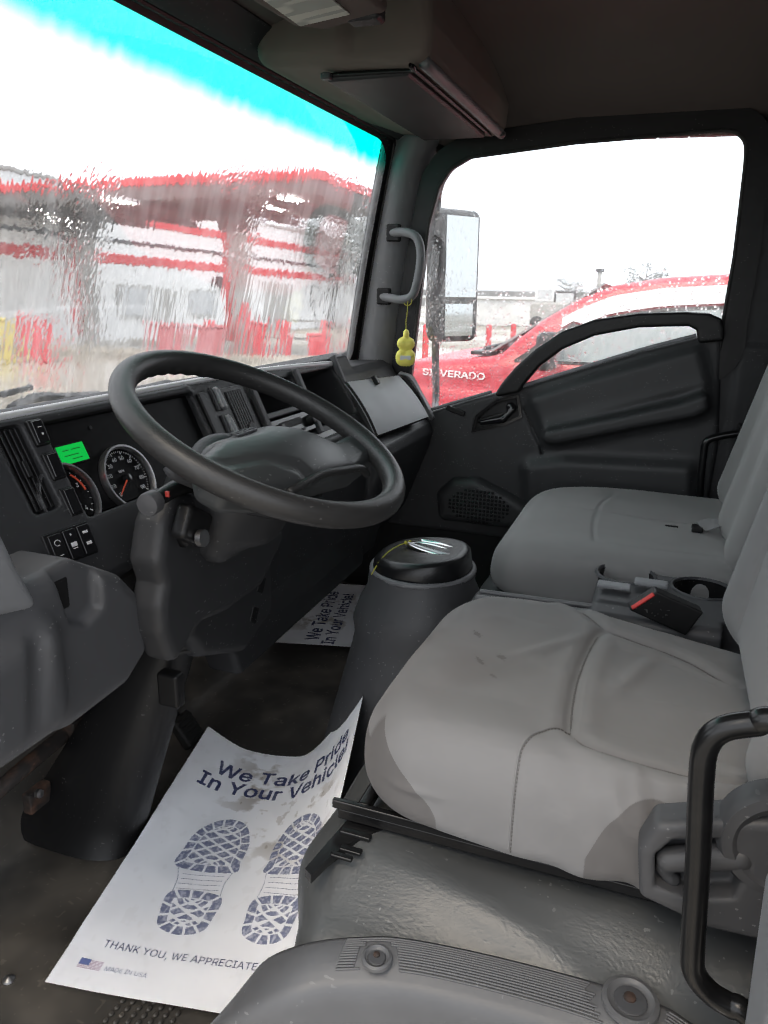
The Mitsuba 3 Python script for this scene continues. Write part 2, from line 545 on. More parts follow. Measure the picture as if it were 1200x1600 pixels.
def shade_band(p, n, uv):
    # uv.y: 0 at the foot of the windscreen, 1 at its top edge
    t = smoothstep(0.835, 0.905, uv.y + 0.012 * noise(uv.x * 40))
    return mix(mi.Color3f(0.95, 0.96, 0.96), mi.Color3f(0.0, 0.85, 0.62), t)


scene['glass_windscreen'] = {'type': 'blendbsdf', 'weight': proc(lambda p, n, uv: 0.065 + 0.075 * smoothstep(0.3, 0.75, fbm(p.x * 40, p.z * 7, 2.0, 3))),
                             'clear': {'type': 'thindielectric', 'specular_transmittance': proc(shade_band)},
                             'dirt_haze': {'type': 'principledthin', 'base_color': proc(lambda p, n, uv: shade_band(p, n, uv) * 0.95), 'roughness': 0.9, 'diff_trans': 1.8, 'eta': 1.1}}  # dirt and the veiling haze of wet glass, blended in as pale scatter

# ================================================================ the truck cab
cab = thing('truck_cab', 'dark grey truck cab round the camera: roof lining, pillars, floor and door sill', 'truck cab')


def ws(u, v):
    """The windscreen's surface: u from -1 (driver's side) to 1, v from 0 (foot) to 1 (top)."""
    u, v = np.broadcast_arrays(np.asarray(u, float), np.asarray(v, float))
    b = np.stack([0.845 * u, 1.065 - 0.155 * u**2, np.full(u.shape, 1.645)], -1)
    t = np.stack([0.805 * u, 0.85 - 0.07 * u**2, 2.342 - 0.035 * u**2], -1)
    p = b + (t - b) * v[..., None]
    p[..., 1] += 0.03 * v * (1 - v)
    return p


# roof lining and roof skin
uu, vv = np.meshgrid(np.linspace(-1, 1, 49), np.linspace(0, 1, 33), indexing='ij')
yt = 0.84 - 0.07 * uu**2
P = np.stack([0.862 * uu, -0.47 + (yt + 0.47) * vv, 2.452 - 0.135 * np.abs(uu) ** 6 - 0.095 * np.clip((vv - 0.62) / 0.38, 0, 1) ** 1.6 * (1 - 0.5 * np.abs(uu) ** 6)], -1)
add(cab, thick(P, V(0, 0, 0.012)), 'headliner_cloth', True, 'roof_lining')
add(cab, thick((P - V(0, 0.2, 0)) * V(1.05, 1.03, 1) + V(0, 0.2, 0.04), V(0, 0, 0.02)), 'plastic_light', True, 'roof_skin')
# windscreen header, between lining and glass
u = np.linspace(-1, 1, 41)
top = ws(u, 1.0)
add(cab, thick(np.stack([top + V(0, 0.03, 0.05), top + V(0, 0.004, 0.01), top + V(0, -0.012, -0.012), top + V(0, -0.035, 0.0), top + V(0, -0.075, 0.03)]), 0.006), 'plastic_dark', 40, 'windscreen_header')
# right windscreen pillar
vs = np.linspace(-0.03, 1.02, 30)
L = ws(np.full(30, 0.985), vs)
Rk = cr([(0.862, 0.826, 1.530), (0.860, 0.794, 1.676), (0.855, 0.750, 1.975), (0.850, 0.724, 2.151), (0.845, 0.701, 2.248), (0.840, 0.660, 2.308)], 12)
tt = np.interp(np.linspace(0, 1, 30), np.linspace(0, 1, len(Rk)), np.arange(len(Rk)))
R_ = np.stack([np.interp(tt, np.arange(len(Rk)), Rk[:, k]) for k in range(3)], 1)
w = np.linspace(0, 1, 12)[:, None, None]
bul = (4 * w * (1 - w)) ** 1.1
pil = L[None] * (1 - w) + R_[None] * w + bul * V(-0.03, -0.012, 0)
pil = np.concatenate([L[None] + V(0.012, 0.035, 0), pil, R_[None] + V(0.04, -0.004, 0)])
add(cab, thick(pil, V(0.012, 0.012, 0)), 'plastic_pale', True, 'right_pillar')
add(cab, thick(np.stack([L + V(0.0, 0.03, 0), L + V(0.06, 0.0, 0), R_ + V(0.07, 0.02, 0)]), 0.01), 'plastic_black', 30, 'pillar_skin')
# seal round the glass
seal = np.vstack([ws(np.full(40, 0.988), np.linspace(0.02, 0.93, 40)), ws(np.linspace(0.975, -0.975, 60), np.full(60, 0.985))])
add(cab, tube(np.vstack([seal[:38], cr([seal[38], ws(0.984, 0.962), ws(0.968, 0.982), seal[42]], 6), seal[43:]]) + V(-0.002, -0.004, 0), 0.006, 8), 'plastic_black', 40, 'glass_seal')
# black printed border of the glass, with rounded inner corners
bo = sbox(-0.995, -0.02, 0.995, 1.0).difference(sbox(-0.96, 0.02, 0.958, 0.962).buffer(-0.085, 12).buffer(0.085, 12))
tv, tf = trimesh.creation.triangulate_polygon(bo, engine='earcut')
tv, tf = trimesh.remesh.subdivide_to_size(np.column_stack([tv, 0 * tv[:, 0]]), tf, 0.06, max_iter=12)
bv = ws(tv[:, 0], tv[:, 1]) + V(0, -0.002, 0)
add(cab, trimesh.Trimesh(bv, tf, process=False), 'plastic_black', False, 'glass_border')
# left windscreen pillar (mirror image, outside the picture) and its door post
L2, R2 = L * V(-1, 1, 1), R_ * V(-1, 1, 1)
add(cab, thick(np.stack([L2, (L2 + R2) / 2 + V(0.02, -0.01, 0), R2]), V(-0.05, 0.03, 0)), 'plastic_grey', 30, 'left_pillar')
# rear wall, left and right rear posts
add(cab, span((-0.9, -0.53, 0.95), (0.9, -0.48, 2.44), 0.01), 'plastic_dark', 30, 'rear_wall')
yz = [(-0.50, 2.32), (-0.185, 2.32), (-0.160, 2.14), (-0.128, 1.80), (-0.12, 1.13), (-0.50, 1.13)]
add(cab, nets(smin(0.01, s_ext([(a, b) for a, b in yz], XF, 0.85, 0.92, 0.006), s_box((0.88, -0.33, 1.48), (0.035, 0.16, 0.3), 0.02)), (0.8, -0.53, 1.10), (0.95, -0.08, 2.35), 0.007), 'plastic_dark', True, 'rear_post')
post = [(-0.50, 2.3), (-0.24, 2.3), (-0.20, 1.75), (-0.112, 1.49), (-0.118, 1.33), (-0.124, 1.2), (-0.50, 1.2)]
add(cab, nets(s_ext(post, XF, -0.93, -0.85, 0.012), (-0.96, -0.53, 1.15), (-0.82, -0.1, 2.33), 0.006), 'plastic_pale', True, 'rear_post')
add(cab, hullbox((-0.845, -0.122, 1.272), (0.006, 0.012, 0.012), 0.005), 'chrome', 35, 'latch_bolt')
add(cab, lathe([(0, -0.004), (0.009, -0.004), (0.009, 0.006), (0.006, 0.011), (0, 0.012)], (-0.792, -0.112, 1.214), (-0.3, 0.2, 1), 20), 'chrome', 35, 'bolt')
# floor: front well, toe board, tunnel, riser under the seats
gx, gy = np.meshgrid(np.linspace(-0.88, 0.88, 90), np.linspace(0.26, 1.22, 60), indexing='ij')
gz = 0.926 + 0.30 * np.clip((gy - 0.98) / 0.24, 0, 1) ** 1.5 + 0.006 * np.sin(gx * 23) * np.sin(gy * 19) * np.clip((1.0 - gy) / 0.1, 0, 1)
gz += 0.008 * np.clip(1 - abs(gx + 0.70 + 0.28 * (gy - 0.8)) / 0.03, 0, 1) * (gy > 0.66)
add(cab, thick(np.stack([gx, gy, gz], -1), V(0, 0, -0.03)), 'floor_rubber', True, 'floor')
# walls of the footwells and the firewall behind the dashboard
for x in (0.875, -0.905):
    y0 = -0.3 if x > 0 else 0.93
    add(cab, span((x - 0.02, y0, 0.9), (x + 0.02, 1.25, 1.17), 0.006), 'plastic_black', 30, 'kick_panel')
    add(cab, span((x - 0.02, 0.755 if x > 0 else 0.93, 1.165), (x + 0.02, 1.1, 1.66), 0.006), 'plastic_black', 30, 'kick_panel')
add(cab, span((-0.9, 1.08, 1.1), (0.9, 1.11, 1.64), 0.006), 'plastic_black', 30, 'firewall')
# small studs in the heel area of the floor
st = []
for i in range(26):
    for j in range(7):
        x, y = -0.80 + 0.011 * i + 0.004 * (j % 2), 0.625 - 0.014 * j - 0.02 * i / 26
        st.append(cbox((x, y, 0.929 + 0.006 * math.sin(x * 23) * math.sin(y * 19)), (0.0042, 0.0032, 0.0025), 0.002))
add(cab, cat(st), 'floor_rubber', 30, 'floor_stud', kind='stuff')
add(cab, lathe([(0, 0), (0.009, 0), (0.008, 0.003), (0.003, 0.006), (0, 0.0065)], (-0.769, 0.792, 0.930), (0, 0, 1), 16), 'steel', 35, 'floor_screw')


def riser(p):
    x, y = p[:, 0], p[:, 1]
    d = s_box((-0.08, -0.10, 1.03), (0.715, 0.425, 0.172), 0.035)(p)
    k = np.clip((x + 0.775) / 0.12, 0, 1)
    rise = 0.05 * k * k * (3 - 2 * k)
    hump = rise + 0.010 * np.exp(-(((x + 0.70) / 0.06) ** 2 + ((y - 0.24) / 0.10) ** 2)) + 0.01 * np.exp(-((x + 0.715 - 0.25 * (y - 0.1)) / 0.025) ** 2) * np.exp(-((y - 0.1) / 0.16) ** 2)
    dip = 0.004 * np.sin(x * 40 + y * 14) * np.exp(-((y - 0.1) / 0.25) ** 2)
    return (d - (hump - dip).astype(f32) * 0.9).astype(f32)


add(cab, nets(riser, (-0.84, -0.56, 0.85), (0.68, 0.40, 1.32), 0.009), 'vinyl', True, 'seat_riser')
add(cab, span((0.55, -0.5, 0.9), (0.87, 0.22, 1.2), 0.02), 'vinyl', 30, 'side_riser')
# roof side rails
for sx in (1, -1):
    add(cab, tube(cr([(0.905 * sx, -0.52, 2.335), (0.905 * sx, 0.2, 2.345), (0.90 * sx, 0.60, 2.335), (0.885 * sx, 0.70, 2.325)], 10), 0.055, 14), 'plastic_black', True, 'roof_rail')

# door sill: a moulded tread curving down in front, ribbed on top, with two screw wells
inn = cr([(-0.821, 0.440, 1.020), (-0.801, 0.386, 1.100), (-0.802, 0.349, 1.170), (-0.796, 0.297, 1.210), (-0.779, 0.243, 1.222), (-0.764, 0.190, 1.225), (-0.748, 0.081, 1.222), (-0.740, -0.048, 1.218), (-0.750, -0.103, 1.212), (-0.777, -0.153, 1.200)], 10)
out_ = cr([(-0.876, 0.455, 1.020), (-0.859, 0.401, 1.100), (-0.855, 0.351, 1.160), (-0.842, 0.297, 1.198), (-0.821, 0.241, 1.210), (-0.802, 0.170, 1.213), (-0.789, 0.072, 1.210), (-0.784, -0.009, 1.206), (-0.788, -0.058, 1.200), (-0.809, -0.098, 1.190)], 10)
rows = []
ins = unit(V(1, 0.1, 0))
for a, h in ((-0.02, -0.06), (-0.004, -0.012), (0, 0)):
    rows.append(inn + V(-a * 1.0, 0, h))
for t in (0.12, 0.3, 0.5, 0.7, 0.88):
    rows.append(inn * (1 - t) + out_ * t + V(0, 0, 0.004 * 4 * t * (1 - t)))
rows.append(out_)
for dx, dz in ((-0.006, -0.003), (-0.011, -0.010), (-0.016, -0.022), (-0.024, -0.06), (-0.04, -0.14), (-0.05, -0.24)):
    rows.append(out_ + V(dx, 0, dz))
add(cab, thick(np.array(rows), V(0.004, 0, -0.012)), 'plastic_sill', True, 'door_sill')
ribs = []
for k in range(13):
    t = 0.10 + 0.062 * k
    seg = (inn * (1 - t) + out_ * t + V(0, 0, 0.004 * 4 * t * (1 - t) + 0.0008))[38:86]
    keep = [np.linalg.norm(seg - c, axis=1) for c in ((-0.751, -0.039, 1.218), (-0.797, 0.214, 1.220))]
    run = []
    for q, d1, d2 in zip(seg, *keep):
        if d1 > 0.033 and d2 > 0.02:
            run.append(q)
        else:
            if len(run) > 2:
                ribs.append(tube(run, 0.0013, 6))
            run = []
    if len(run) > 2:
        ribs.append(tube(run, 0.0013, 6))
add(cab, cat(ribs), 'plastic_sill', True, 'sill_rib', kind='stuff')
for (c, r) in (((-0.800, 0.214, 1.222), 0.012), ((-0.752, -0.039, 1.218), 0.021)):
    add(cab, lathe([(r * 1.35, -0.002), (r * 1.32, 0.0015), (r * 1.1, 0.003), (r, 0.0015), (r * 0.8, -0.001), (0, -0.001)], c + V(0, 0, 0.0035), (-0.05, 0, 1), 36), 'plastic_sill', 50, 'screw_well')
    add(cab, lathe([(0, 0), (r * 0.78, 0), (r * 0.7, 0.001), (0, 0.0012)], c + V(0, 0, 0.0038), (-0.05, 0, 1), 28), 'plastic_grey', 35, 'well_floor')
    add(cab, lathe([(0, 0), (r * 0.30, 0), (r * 0.28, 0.0018), (r * 0.15, 0.0026), (0, 0.0026)], c + V(0.002, 0.001, 0.0048), (-0.05, 0, 1), 16), 'rusty', 35, 'screw')

# ---------------------------------------------------------------- windscreen
wsn = thing('windscreen', 'wide rain streaked windscreen with a turquoise sun band along its top', 'windscreen')
uu, vv = np.meshgrid(np.linspace(-0.99, 0.99, 81), np.linspace(0.0, 1.0, 41), indexing='ij')
g = ws(uu, vv)
add(wsn, grid(g), 'glass_windscreen', True, 'glass', uv=np.stack([uu.ravel(), vv.ravel()], 1))
nu, nv = 700, 230
uu, vv = np.meshgrid(np.linspace(-0.85, 0.985, nu), np.linspace(0.005, 0.985, nv), indexing='ij')
g = ws(uu, vv)
nrm = np.cross(np.gradient(g, axis=0), np.gradient(g, axis=1))
nrm /= np.linalg.norm(nrm, axis=2, keepdims=True)
nrm *= np.sign(nrm[..., 1:2])
X, Z = uu * 0.83, vv * 0.68
pt = lambda a, b, c=0.0: np.stack([X * a, Z * b, np.full_like(X, c)], -1)
run_ = meshkit.noise(pt(110, 4)) * 0.34 + meshkit.noise(pt(250, 12, 7)) * 0.26
jit = meshkit.noise(pt(260, 46, 3)) * 0.13
ripple = meshkit.noise(pt(120, 90, 11)) * np.clip(meshkit.noise(pt(9, 4, 21)) * 2.4 - 1.1, 0, 1) * 0.2
wet = np.clip(meshkit.fbm(pt(5, 2.2, 31), 2) * 2.2 - 0.55, 0.12, 1.0)
hgt = 0.0009 + 0.00062 * (run_ + 0.75 * jit) * wet + 0.0006 * ripple + 0.0011 * np.clip(meshkit.noise(pt(230, 250, 41)) - 0.70, 0, 1) * np.clip(meshkit.noise(pt(8, 6, 51)) * 3 - 1.1, 0, 1)
film = np.stack([g + nrm * 0.004, g + nrm * (0.004 + hgt[..., None])])
bot = grid(film[0])
topm = grid(film[1])
# water film: closed between its flat side on the glass and its rippled outer side
N_ = nu * nv
ring = np.concatenate([np.arange(nv), np.arange(1, nu) * nv + nv - 1, (nu - 1) * nv + np.arange(nv - 2, -1, -1), np.arange(nu - 2, 0, -1) * nv])
nxt = np.roll(ring, -1)
wf = np.vstack([bot.faces, topm.faces[:, ::-1] + N_, np.stack([nxt, ring, nxt + N_], 1), np.stack([nxt + N_, ring, ring + N_], 1)])
wm = trimesh.Trimesh(np.vstack([bot.vertices, topm.vertices]), wf, process=False)
if wm.volume < 0:
    wm.invert()
add(wsn, wm, 'water', 40, 'rain_water', kind='stuff')

# ---------------------------------------------------------------- dashboard
dash = thing('dashboard', 'grey dashboard with instrument dials, switches, open cubbies and a closed glovebox lid', 'dashboard')
DF = Frame((0, 0.813, 1.72), (1, 0, 0), (0, 0.426, 0.905), (0, -0.905, 0.426))     # the leaning face: x across, y up, z towards the driver


def dpoly(*pts):
    return [(p[0], p[1]) for p in pts]


body = s_ext([(0.822, 1.722), (0.86, 1.728), (1.04, 1.69), (1.05, 1.3), (0.80, 1.25), (0.735, 1.17), (0.705, 1.30), (0.70, 1.50), (0.737, 1.558)], XF, -0.22, 0.55, 0.008)
right = s_ext([(0.79, 1.676), (0.82, 1.69), (1.04, 1.68), (1.04, 1.35), (0.86, 1.25), (0.80, 1.16), (0.735, 1.24), (0.665, 1.42), (0.648, 1.48), (0.66, 1.508), (0.70, 1.53)], XF, 0.40, 0.835, 0.018)
left = s_ext([(0.815, 1.722), (0.86, 1.73), (1.0, 1.69), (0.98, 1.30), (0.82, 1.42), (0.722, 1.488), (0.706, 1.502), (0.735, 1.568)], XF, -0.835, -0.20, 0.012)
wedge = s_ext([(q[0], q[2]) for q in ((-0.859, 0.648, 1.685), (-0.814, 0.648, 1.651), (-0.796, 0.648, 1.599), (-0.770, 0.648, 1.537), (-0.879, 0.648, 1.565))], YF, -0.86, -0.642, 0.010)
pocket = lambda x0, x1, s0, s1, dep: s_box(DF.w((x0 + x1) / 2, -(s0 + s1) / 2, 0), ((x1 - x0) / 2, (s1 - s0) / 2, dep), 0.006, DF.M)
under = s_box((-0.385, 0.66, 1.40), (0.115, 0.15, 0.125), 0.02)
dbody = cut(0.004, smin(0.012, body, right, left),
            pocket(-0.572, -0.205, 0.008, 0.155, 0.026),      # instruments
            pocket(-0.195, -0.03, 0.012, 0.125, 0.006),        # switch panel
            pocket(0.0, 0.195, 0.018, 0.085, 0.11),            # cubbies
            pocket(0.215, 0.425, 0.018, 0.15, 0.11),
            pocket(0.0, 0.195, 0.10, 0.155, 0.015),            # radio
            pocket(0.03, 0.42, 0.175, 0.24, 0.07),
            pocket(-0.655, -0.607, 0.004, 0.128, 0.02), under)
add(dash, nets(dbody, (-0.92, 0.60, 1.1), (0.86, 1.10, 1.76), 0.0055), 'plastic_dark', True, 'body')
add(dash, nets(wedge, (-0.98, 0.60, 1.45), (-0.70, 0.90, 1.75), 0.0045), 'plastic_pale', True, 'end_cap')
# bright capping along the top edge: sky reflection put in as pale colour
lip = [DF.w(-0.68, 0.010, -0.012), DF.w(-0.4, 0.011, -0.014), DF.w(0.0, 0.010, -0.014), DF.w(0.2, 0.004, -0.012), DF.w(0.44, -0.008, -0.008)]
add(dash, tube(cr(lip, 10), 0.0075, 12), 'lip_glint', True, 'top_glint')
# instruments
bsdf('lcd_ink', (0.01, 0.12, 0.02), 0.6)
bsdf('lcd_ink', (0.01, 0.12, 0.02), 0.6)
PF = Frame(DF.w(0, 0, -0.018), DF.M[:, 0], DF.M[:, 1], DF.M[:, 2])
clu = 'instrument_cluster'
add(dash, PF.box((-0.388, -0.0815, -0.003), (0.182, 0.072, 0.004), 0.002), 'dial_face', 30, clu)
ck = f'{dash}__{clu}'


def dial(cx, cy, r, a0, a1, n, nums, need, hh):
    fr = Frame(PF.w(cx, cy, 0.002), PF.M[:, 0], PF.M[:, 1], PF.M[:, 2])
    add(ck, lathe([(r * 0.93, 0), (r * 0.90, 0.006), (r * 0.94, 0.012), (r, 0.012), (r * 1.03, 0.004), (r * 1.02, 0)], fr.o, fr.M[:, 2], 64, True), 'steel', 40, 'dial_ring')
    marks = []
    for k in range(n * 5 + 1):
        a = math.radians(a0 + (a1 - a0) * k / (n * 5))
        ln = 0.10 if k % 5 == 0 else 0.05
        c, s = math.cos(a), math.sin(a)
        ex = V(c, s, 0)
        m = cbox((0, 0, 0), (r * ln / 2, 0.0008 if k % 5 == 0 else 0.0004, 0.0004), 0.0001)
        m.vertices = m.vertices @ np.array([[c, s, 0], [-s, c, 0], [0, 0, 1]]) + ex * r * (0.86 - ln / 2) + V(0, 0, 0.0016)
        marks.append(fr.mesh(m))
    add(ck, cat(marks), 'dial_mark', False, 'dial_marks')
    txt = []
    for k, t in enumerate(nums):
        a = math.radians(a0 + (a1 - a0) * k / (len(nums) - 1))
        m = meshkit.text_mesh(t, hh, 0.0006)
        m.apply_translation(-m.bounds.mean(0) + V(math.cos(a) * r * 0.64, math.sin(a) * r * 0.64, 0.0016))
        txt.append(fr.mesh(m))
    add(ck, cat(txt), 'dial_mark', False, 'dial_number')
    a = math.radians(need)
    add(ck, tube([fr.w(-math.cos(a) * r * 0.12, -math.sin(a) * r * 0.12, 0.005), fr.w(math.cos(a) * r * 0.5, math.sin(a) * r * 0.5, 0.005), fr.w(math.cos(a) * r * 0.72, math.sin(a) * r * 0.72, 0.005)], [0.0016, 0.0013, 0.0006], 8), 'needle_orange', True, 'needle')
    add(ck, lathe([(0, 0), (r * 0.13, 0), (r * 0.12, 0.007), (0, 0.008)], fr.o, fr.M[:, 2], 20), 'black_gloss', 35, 'needle_hub')
    return fr


pf = lambda q: PF.M.T @ (V(q) - PF.o)
SPD = pf((-0.446, 0.779, 1.605))
TAC = pf((-0.577, 0.778, 1.603))
LCD = pf((-0.534, 0.804, 1.658))
WRN = pf((-0.528, 0.791, 1.632))
f_sp = dial(SPD[0], SPD[1], 0.053, 218, -38, 9, ['0', '10', '20', '30', '40', '50', '60', '70', '80', '90'], 216, 0.0062)
m = meshkit.text_mesh('MPH', 0.004, 0.0006)
m.apply_translation(-m.bounds.mean(0) + V(-0.004, 0.013, 0.0016))
add(ck, f_sp.mesh(m), 'dial_mark', False, 'dial_number')
f_ta = dial(TAC[0], TAC[1], 0.053, 215, -35, 4, ['0', '1', '2', '3', '4'], 214, 0.0062)
red = [(0.041 * math.cos(math.radians(a)), 0.041 * math.sin(math.radians(a))) for a in range(8, 56, 4)]
add(ck, tube([f_ta.w(x, y, 0.0025) for x, y in red], 0.0016, 6), 'needle_orange', True, 'red_zone')
add(ck, PF.box((LCD[0], LCD[1], 0.004), (0.0285, 0.0155, 0.005), 0.002), 'black_gloss', 30, 'display_bezel')
lcd = PF.box((LCD[0], LCD[1], 0.0092), (0.0265, 0.0138, 0.0012), 0.001)
k = add(ck, lcd, 'dial_face', 30, 'display_screen', label='small lit green display above the dials')
scene[k]['emitter'] = {'type': 'area', 'radiance': {'type': 'rgb', 'value': [0.0, 0.06, 0.007]}}
seg = [PF.box((LCD[0] + dx, LCD[1] + dy, 0.0106), (wd, 0.0006, 0.0003), 0.0001) for dx, dy, wd in ((-0.012, 0.006, 0.006), (0.008, 0.006, 0.009), (-0.004, -0.002, 0.014), (0.004, -0.008, 0.010))]
add(ck, cat(seg), 'lcd_ink', False, 'display_digit')
k = add(ck, lathe([(0, 0), (0.0042, 0), (0.0038, 0.002), (0, 0.0028)], PF.w(WRN[0], WRN[1], 0.002), DF.M[:, 2], 16), 'red_plastic', 35, 'warning_light', label='glowing red warning light between the dials')
scene[k]['emitter'] = {'type': 'area', 'radiance': {'type': 'rgb', 'value': [0.22, 0.004, 0.003]}}
for x, s in ((-0.47, 0.028), (-0.35, 0.03), (-0.33, 0.05)):
    add(ck, lathe([(0, 0), (0.003, 0), (0.003, 0.001), (0, 0.0012)], PF.w(x, -s, 0.002), DF.M[:, 2], 12), 'plastic_dark', 35, 'dark_lamp')
# vents at the left end
for i in range(5):
    M = DF.M @ np.array([[math.cos(0.4), 0, math.sin(0.4)], [0, 1, 0], [-math.sin(0.4), 0, math.cos(0.4)]])
    add(dash, hullbox(DF.w(-0.649 + 0.009 * i, -0.066, -0.006), (0.005, 0.058, 0.0011), 0.001, M), 'plastic_black', 30, 'vent_slat')
add(dash, DF.box((-0.631, -0.066, -0.004), (0.004, 0.012, 0.006), 0.002), 'plastic_black', 30, 'vent_slider')
# three rocker switches beside the dials
for i, (s0, s1) in enumerate(((0.003, 0.041), (0.052, 0.092), (0.105, 0.147))):
    kk = add(dash, DF.box((-0.589, -(s0 + s1) / 2, 0.001), (0.0125, (s1 - s0) / 2, 0.005), 0.003), 'plastic_black', 35, 'rocker_switch')
    M = DF.M @ np.array([[1, 0, 0], [0, math.cos(0.06), -math.sin(0.06)], [0, math.sin(0.06), math.cos(0.06)]])
    add(kk, hullbox(DF.w(-0.589, -(s0 + s1) / 2, 0.0065), (0.0098, (s1 - s0) / 2 - 0.003, 0.003), 0.002, M), 'black_gloss', 35, 'rocker')
    if i == 0:
        add(kk, cat(DF.box((-0.589, -0.016, 0.0102), (0.003, 0.0006, 0.0004), 0.0002), DF.box((-0.589, -0.026, 0.0105), (0.0015, 0.0015, 0.0004), 0.0002)), 'dial_mark', False, 'symbol')
# three push switches in the lower left
SW = Frame((-0.628, 0.7325, 1.5585), (0.98, -0.03, -0.02), (0.02, 0.36, 0.93), (0.0, -0.93, 0.36))
add(dash, SW.box((0.004, 0.0, -0.004), (0.041, 0.024, 0.007), 0.003), 'plastic_black', 35, 'switch_frame')
for i in range(3):
    kk = add(dash, SW.box((-0.021 + 0.0255 * i, 0.0, 0.003), (0.0112, 0.0205, 0.004), 0.002), 'black_gloss', 35, 'push_switch')
    sy = []
    if i == 0:
        sy = [tube([SW.w(-0.021 + 0.005 * math.cos(a), 0.008 + 0.004 * math.sin(a), 0.0072) for a in np.linspace(0, 5.2, 12)], 0.0005, 6), SW.box((-0.021, -0.009, 0.0072), (0.003, 0.0005, 0.0004), 0.0002)]
    elif i == 1:
        sy = [SW.box((0.0045, -0.001, 0.0072), (0.005, 0.003, 0.0004), 0.0002), SW.box((0.0045, -0.0065, 0.0072), (0.004, 0.0006, 0.0004), 0.0002), SW.box((0.0045, 0.013, 0.0072), (0.0012, 0.0012, 0.0004), 0.0002)]
    else:
        sy = [SW.box((0.030, 0.010, 0.0072), (0.0045, 0.0018, 0.0004), 0.0002), SW.box((0.030, -0.006, 0.0072), (0.0045, 0.0022, 0.0004), 0.0002)]
    add(kk, cat(sy), 'dial_mark', False, 'symbol')
# switch panel in the middle: two sliders, a striped filler, levers
add(dash, DF.box((-0.1125, -0.068, -0.003), (0.08, 0.055, 0.004), 0.003), 'plastic_black', 35, 'switch_panel')
for s0 in (0.031, 0.088):
    add(dash, nets(s_ext([(-0.006, 0.026), (0.006, 0.014), (0.009, -0.02), (0.004, -0.026), (-0.006, -0.02)], Frame(DF.w(-0.137, -s0, 0), DF.M[:, 0], DF.M[:, 1], DF.M[:, 2]), -0.002, 0.01, 0.003), DF.w(-0.137, -s0, 0) - 0.05, DF.w(-0.137, -s0, 0) + 0.05, 0.002), 'plastic_light', True, 'heater_slider')
    add(dash, DF.box((-0.153, -s0, 0.002), (0.004, 0.024, 0.003), 0.001), 'plastic_dark', 35, 'slider_track')
for i in range(7):
    add(dash, DF.box((-0.105 + 0.0085 * i, -0.062, 0.0015), (0.003, 0.04, 0.0025), 0.001), 'plastic_dark', 35, 'filler_rib')
add(dash, lathe([(0, 0), (0.012, 0), (0.011, 0.006), (0, 0.0065)], DF.w(-0.07, -0.105, 0.001), DF.M[:, 2], 24), 'plastic_dark', 35, 'lighter_socket')
add(dash, DF.box((-0.013, -0.065, 0.004), (0.010, 0.064, 0.006), 0.003), 'plastic_dark', 35, 'panel_post')
# radio
rk = add(dash, DF.box((0.0975, -0.1275, -0.008), (0.094, 0.024, 0.012), 0.003), 'black_gloss', 35, 'radio')
add(rk, DF.box((0.085, -0.121, 0.0045), (0.05, 0.008, 0.001), 0.0006), 'dial_face', 30, 'screen')
for x in (0.022, 0.170):
    add(rk, lathe([(0, 0), (0.013, 0), (0.012, 0.014), (0.009, 0.016), (0, 0.016)], DF.w(x, -0.128, 0.004), DF.M[:, 2], 24), 'plastic_black', 35, 'knob')
for i in range(6):
    add(rk, DF.box((0.05 + 0.016 * i, -0.142, 0.0048), (0.0065, 0.003, 0.0012), 0.0008), 'plastic_dark', 35, 'button')
add(dash, DF.box((0.0975, -0.0935, 0.001), (0.099, 0.006, 0.006), 0.003), 'plastic_grey', 35, 'shelf_lip')
add(dash, DF.box((0.205, -0.085, 0.003), (0.009, 0.08, 0.006), 0.003), 'plastic_grey', 35, 'panel_post')
add(dash, DF.box((0.436, -0.07, 0.002), (0.007, 0.08, 0.008), 0.003), 'plastic_grey', 35, 'panel_post')
# card lying in the lower cubby
add(dash, hullbox(DF.w(0.235, -0.185, 0.0), (0.06, 0.02, 0.0015), 0.001, DF.M), 'printed_white', 30, 'card_pocket')
# glovebox lid
GA, GB, GC, GD = V((0.418, 0.768, 1.665)), V((0.753, 0.745, 1.650)), V((0.738, 0.643, 1.537)), V((0.410, 0.678, 1.535))
s_, t_ = np.meshgrid(np.linspace(0, 1, 21), np.linspace(0, 1, 17), indexing='ij')
G = (GA[None, None] * (1 - s_)[..., None] + GB * s_[..., None]) * (1 - t_)[..., None] + (GD * (1 - s_)[..., None] + GC * s_[..., None]) * t_[..., None]
gn = unit(np.cross(GB - GA, GD - GA))
gn = gn * (-1 if gn[1] > 0 else 1)
G = G + gn * (0.0 + 0.016 * (4 * t_ * (1 - t_))[..., None] * 0.45 + 0.004)
add(dash, thick(G[1:-1, 1:-1] - gn * 0.014, -gn * 0.045), 'plastic_dark', 50, 'lid_surround')
gk = add(dash, thick(G, -gn * 0.011), 'plastic_light', 50, 'glovebox_lid', label='pale grey glovebox lid right of the open cubbies')
GF = Frame(G[10, 8], unit(GB - GA), unit(GA - GD), gn)
add(gk, GF.box((-0.02, 0.068, -0.003), (0.008, 0.013, 0.006), 0.002), 'plastic_black', 35, 'latch')
for e in (G[0], G[:, -1], G[:, 0]):
    add(gk, tube(e - gn * 0.004, 0.0035, 6), 'plastic_black', True, 'shut_line')
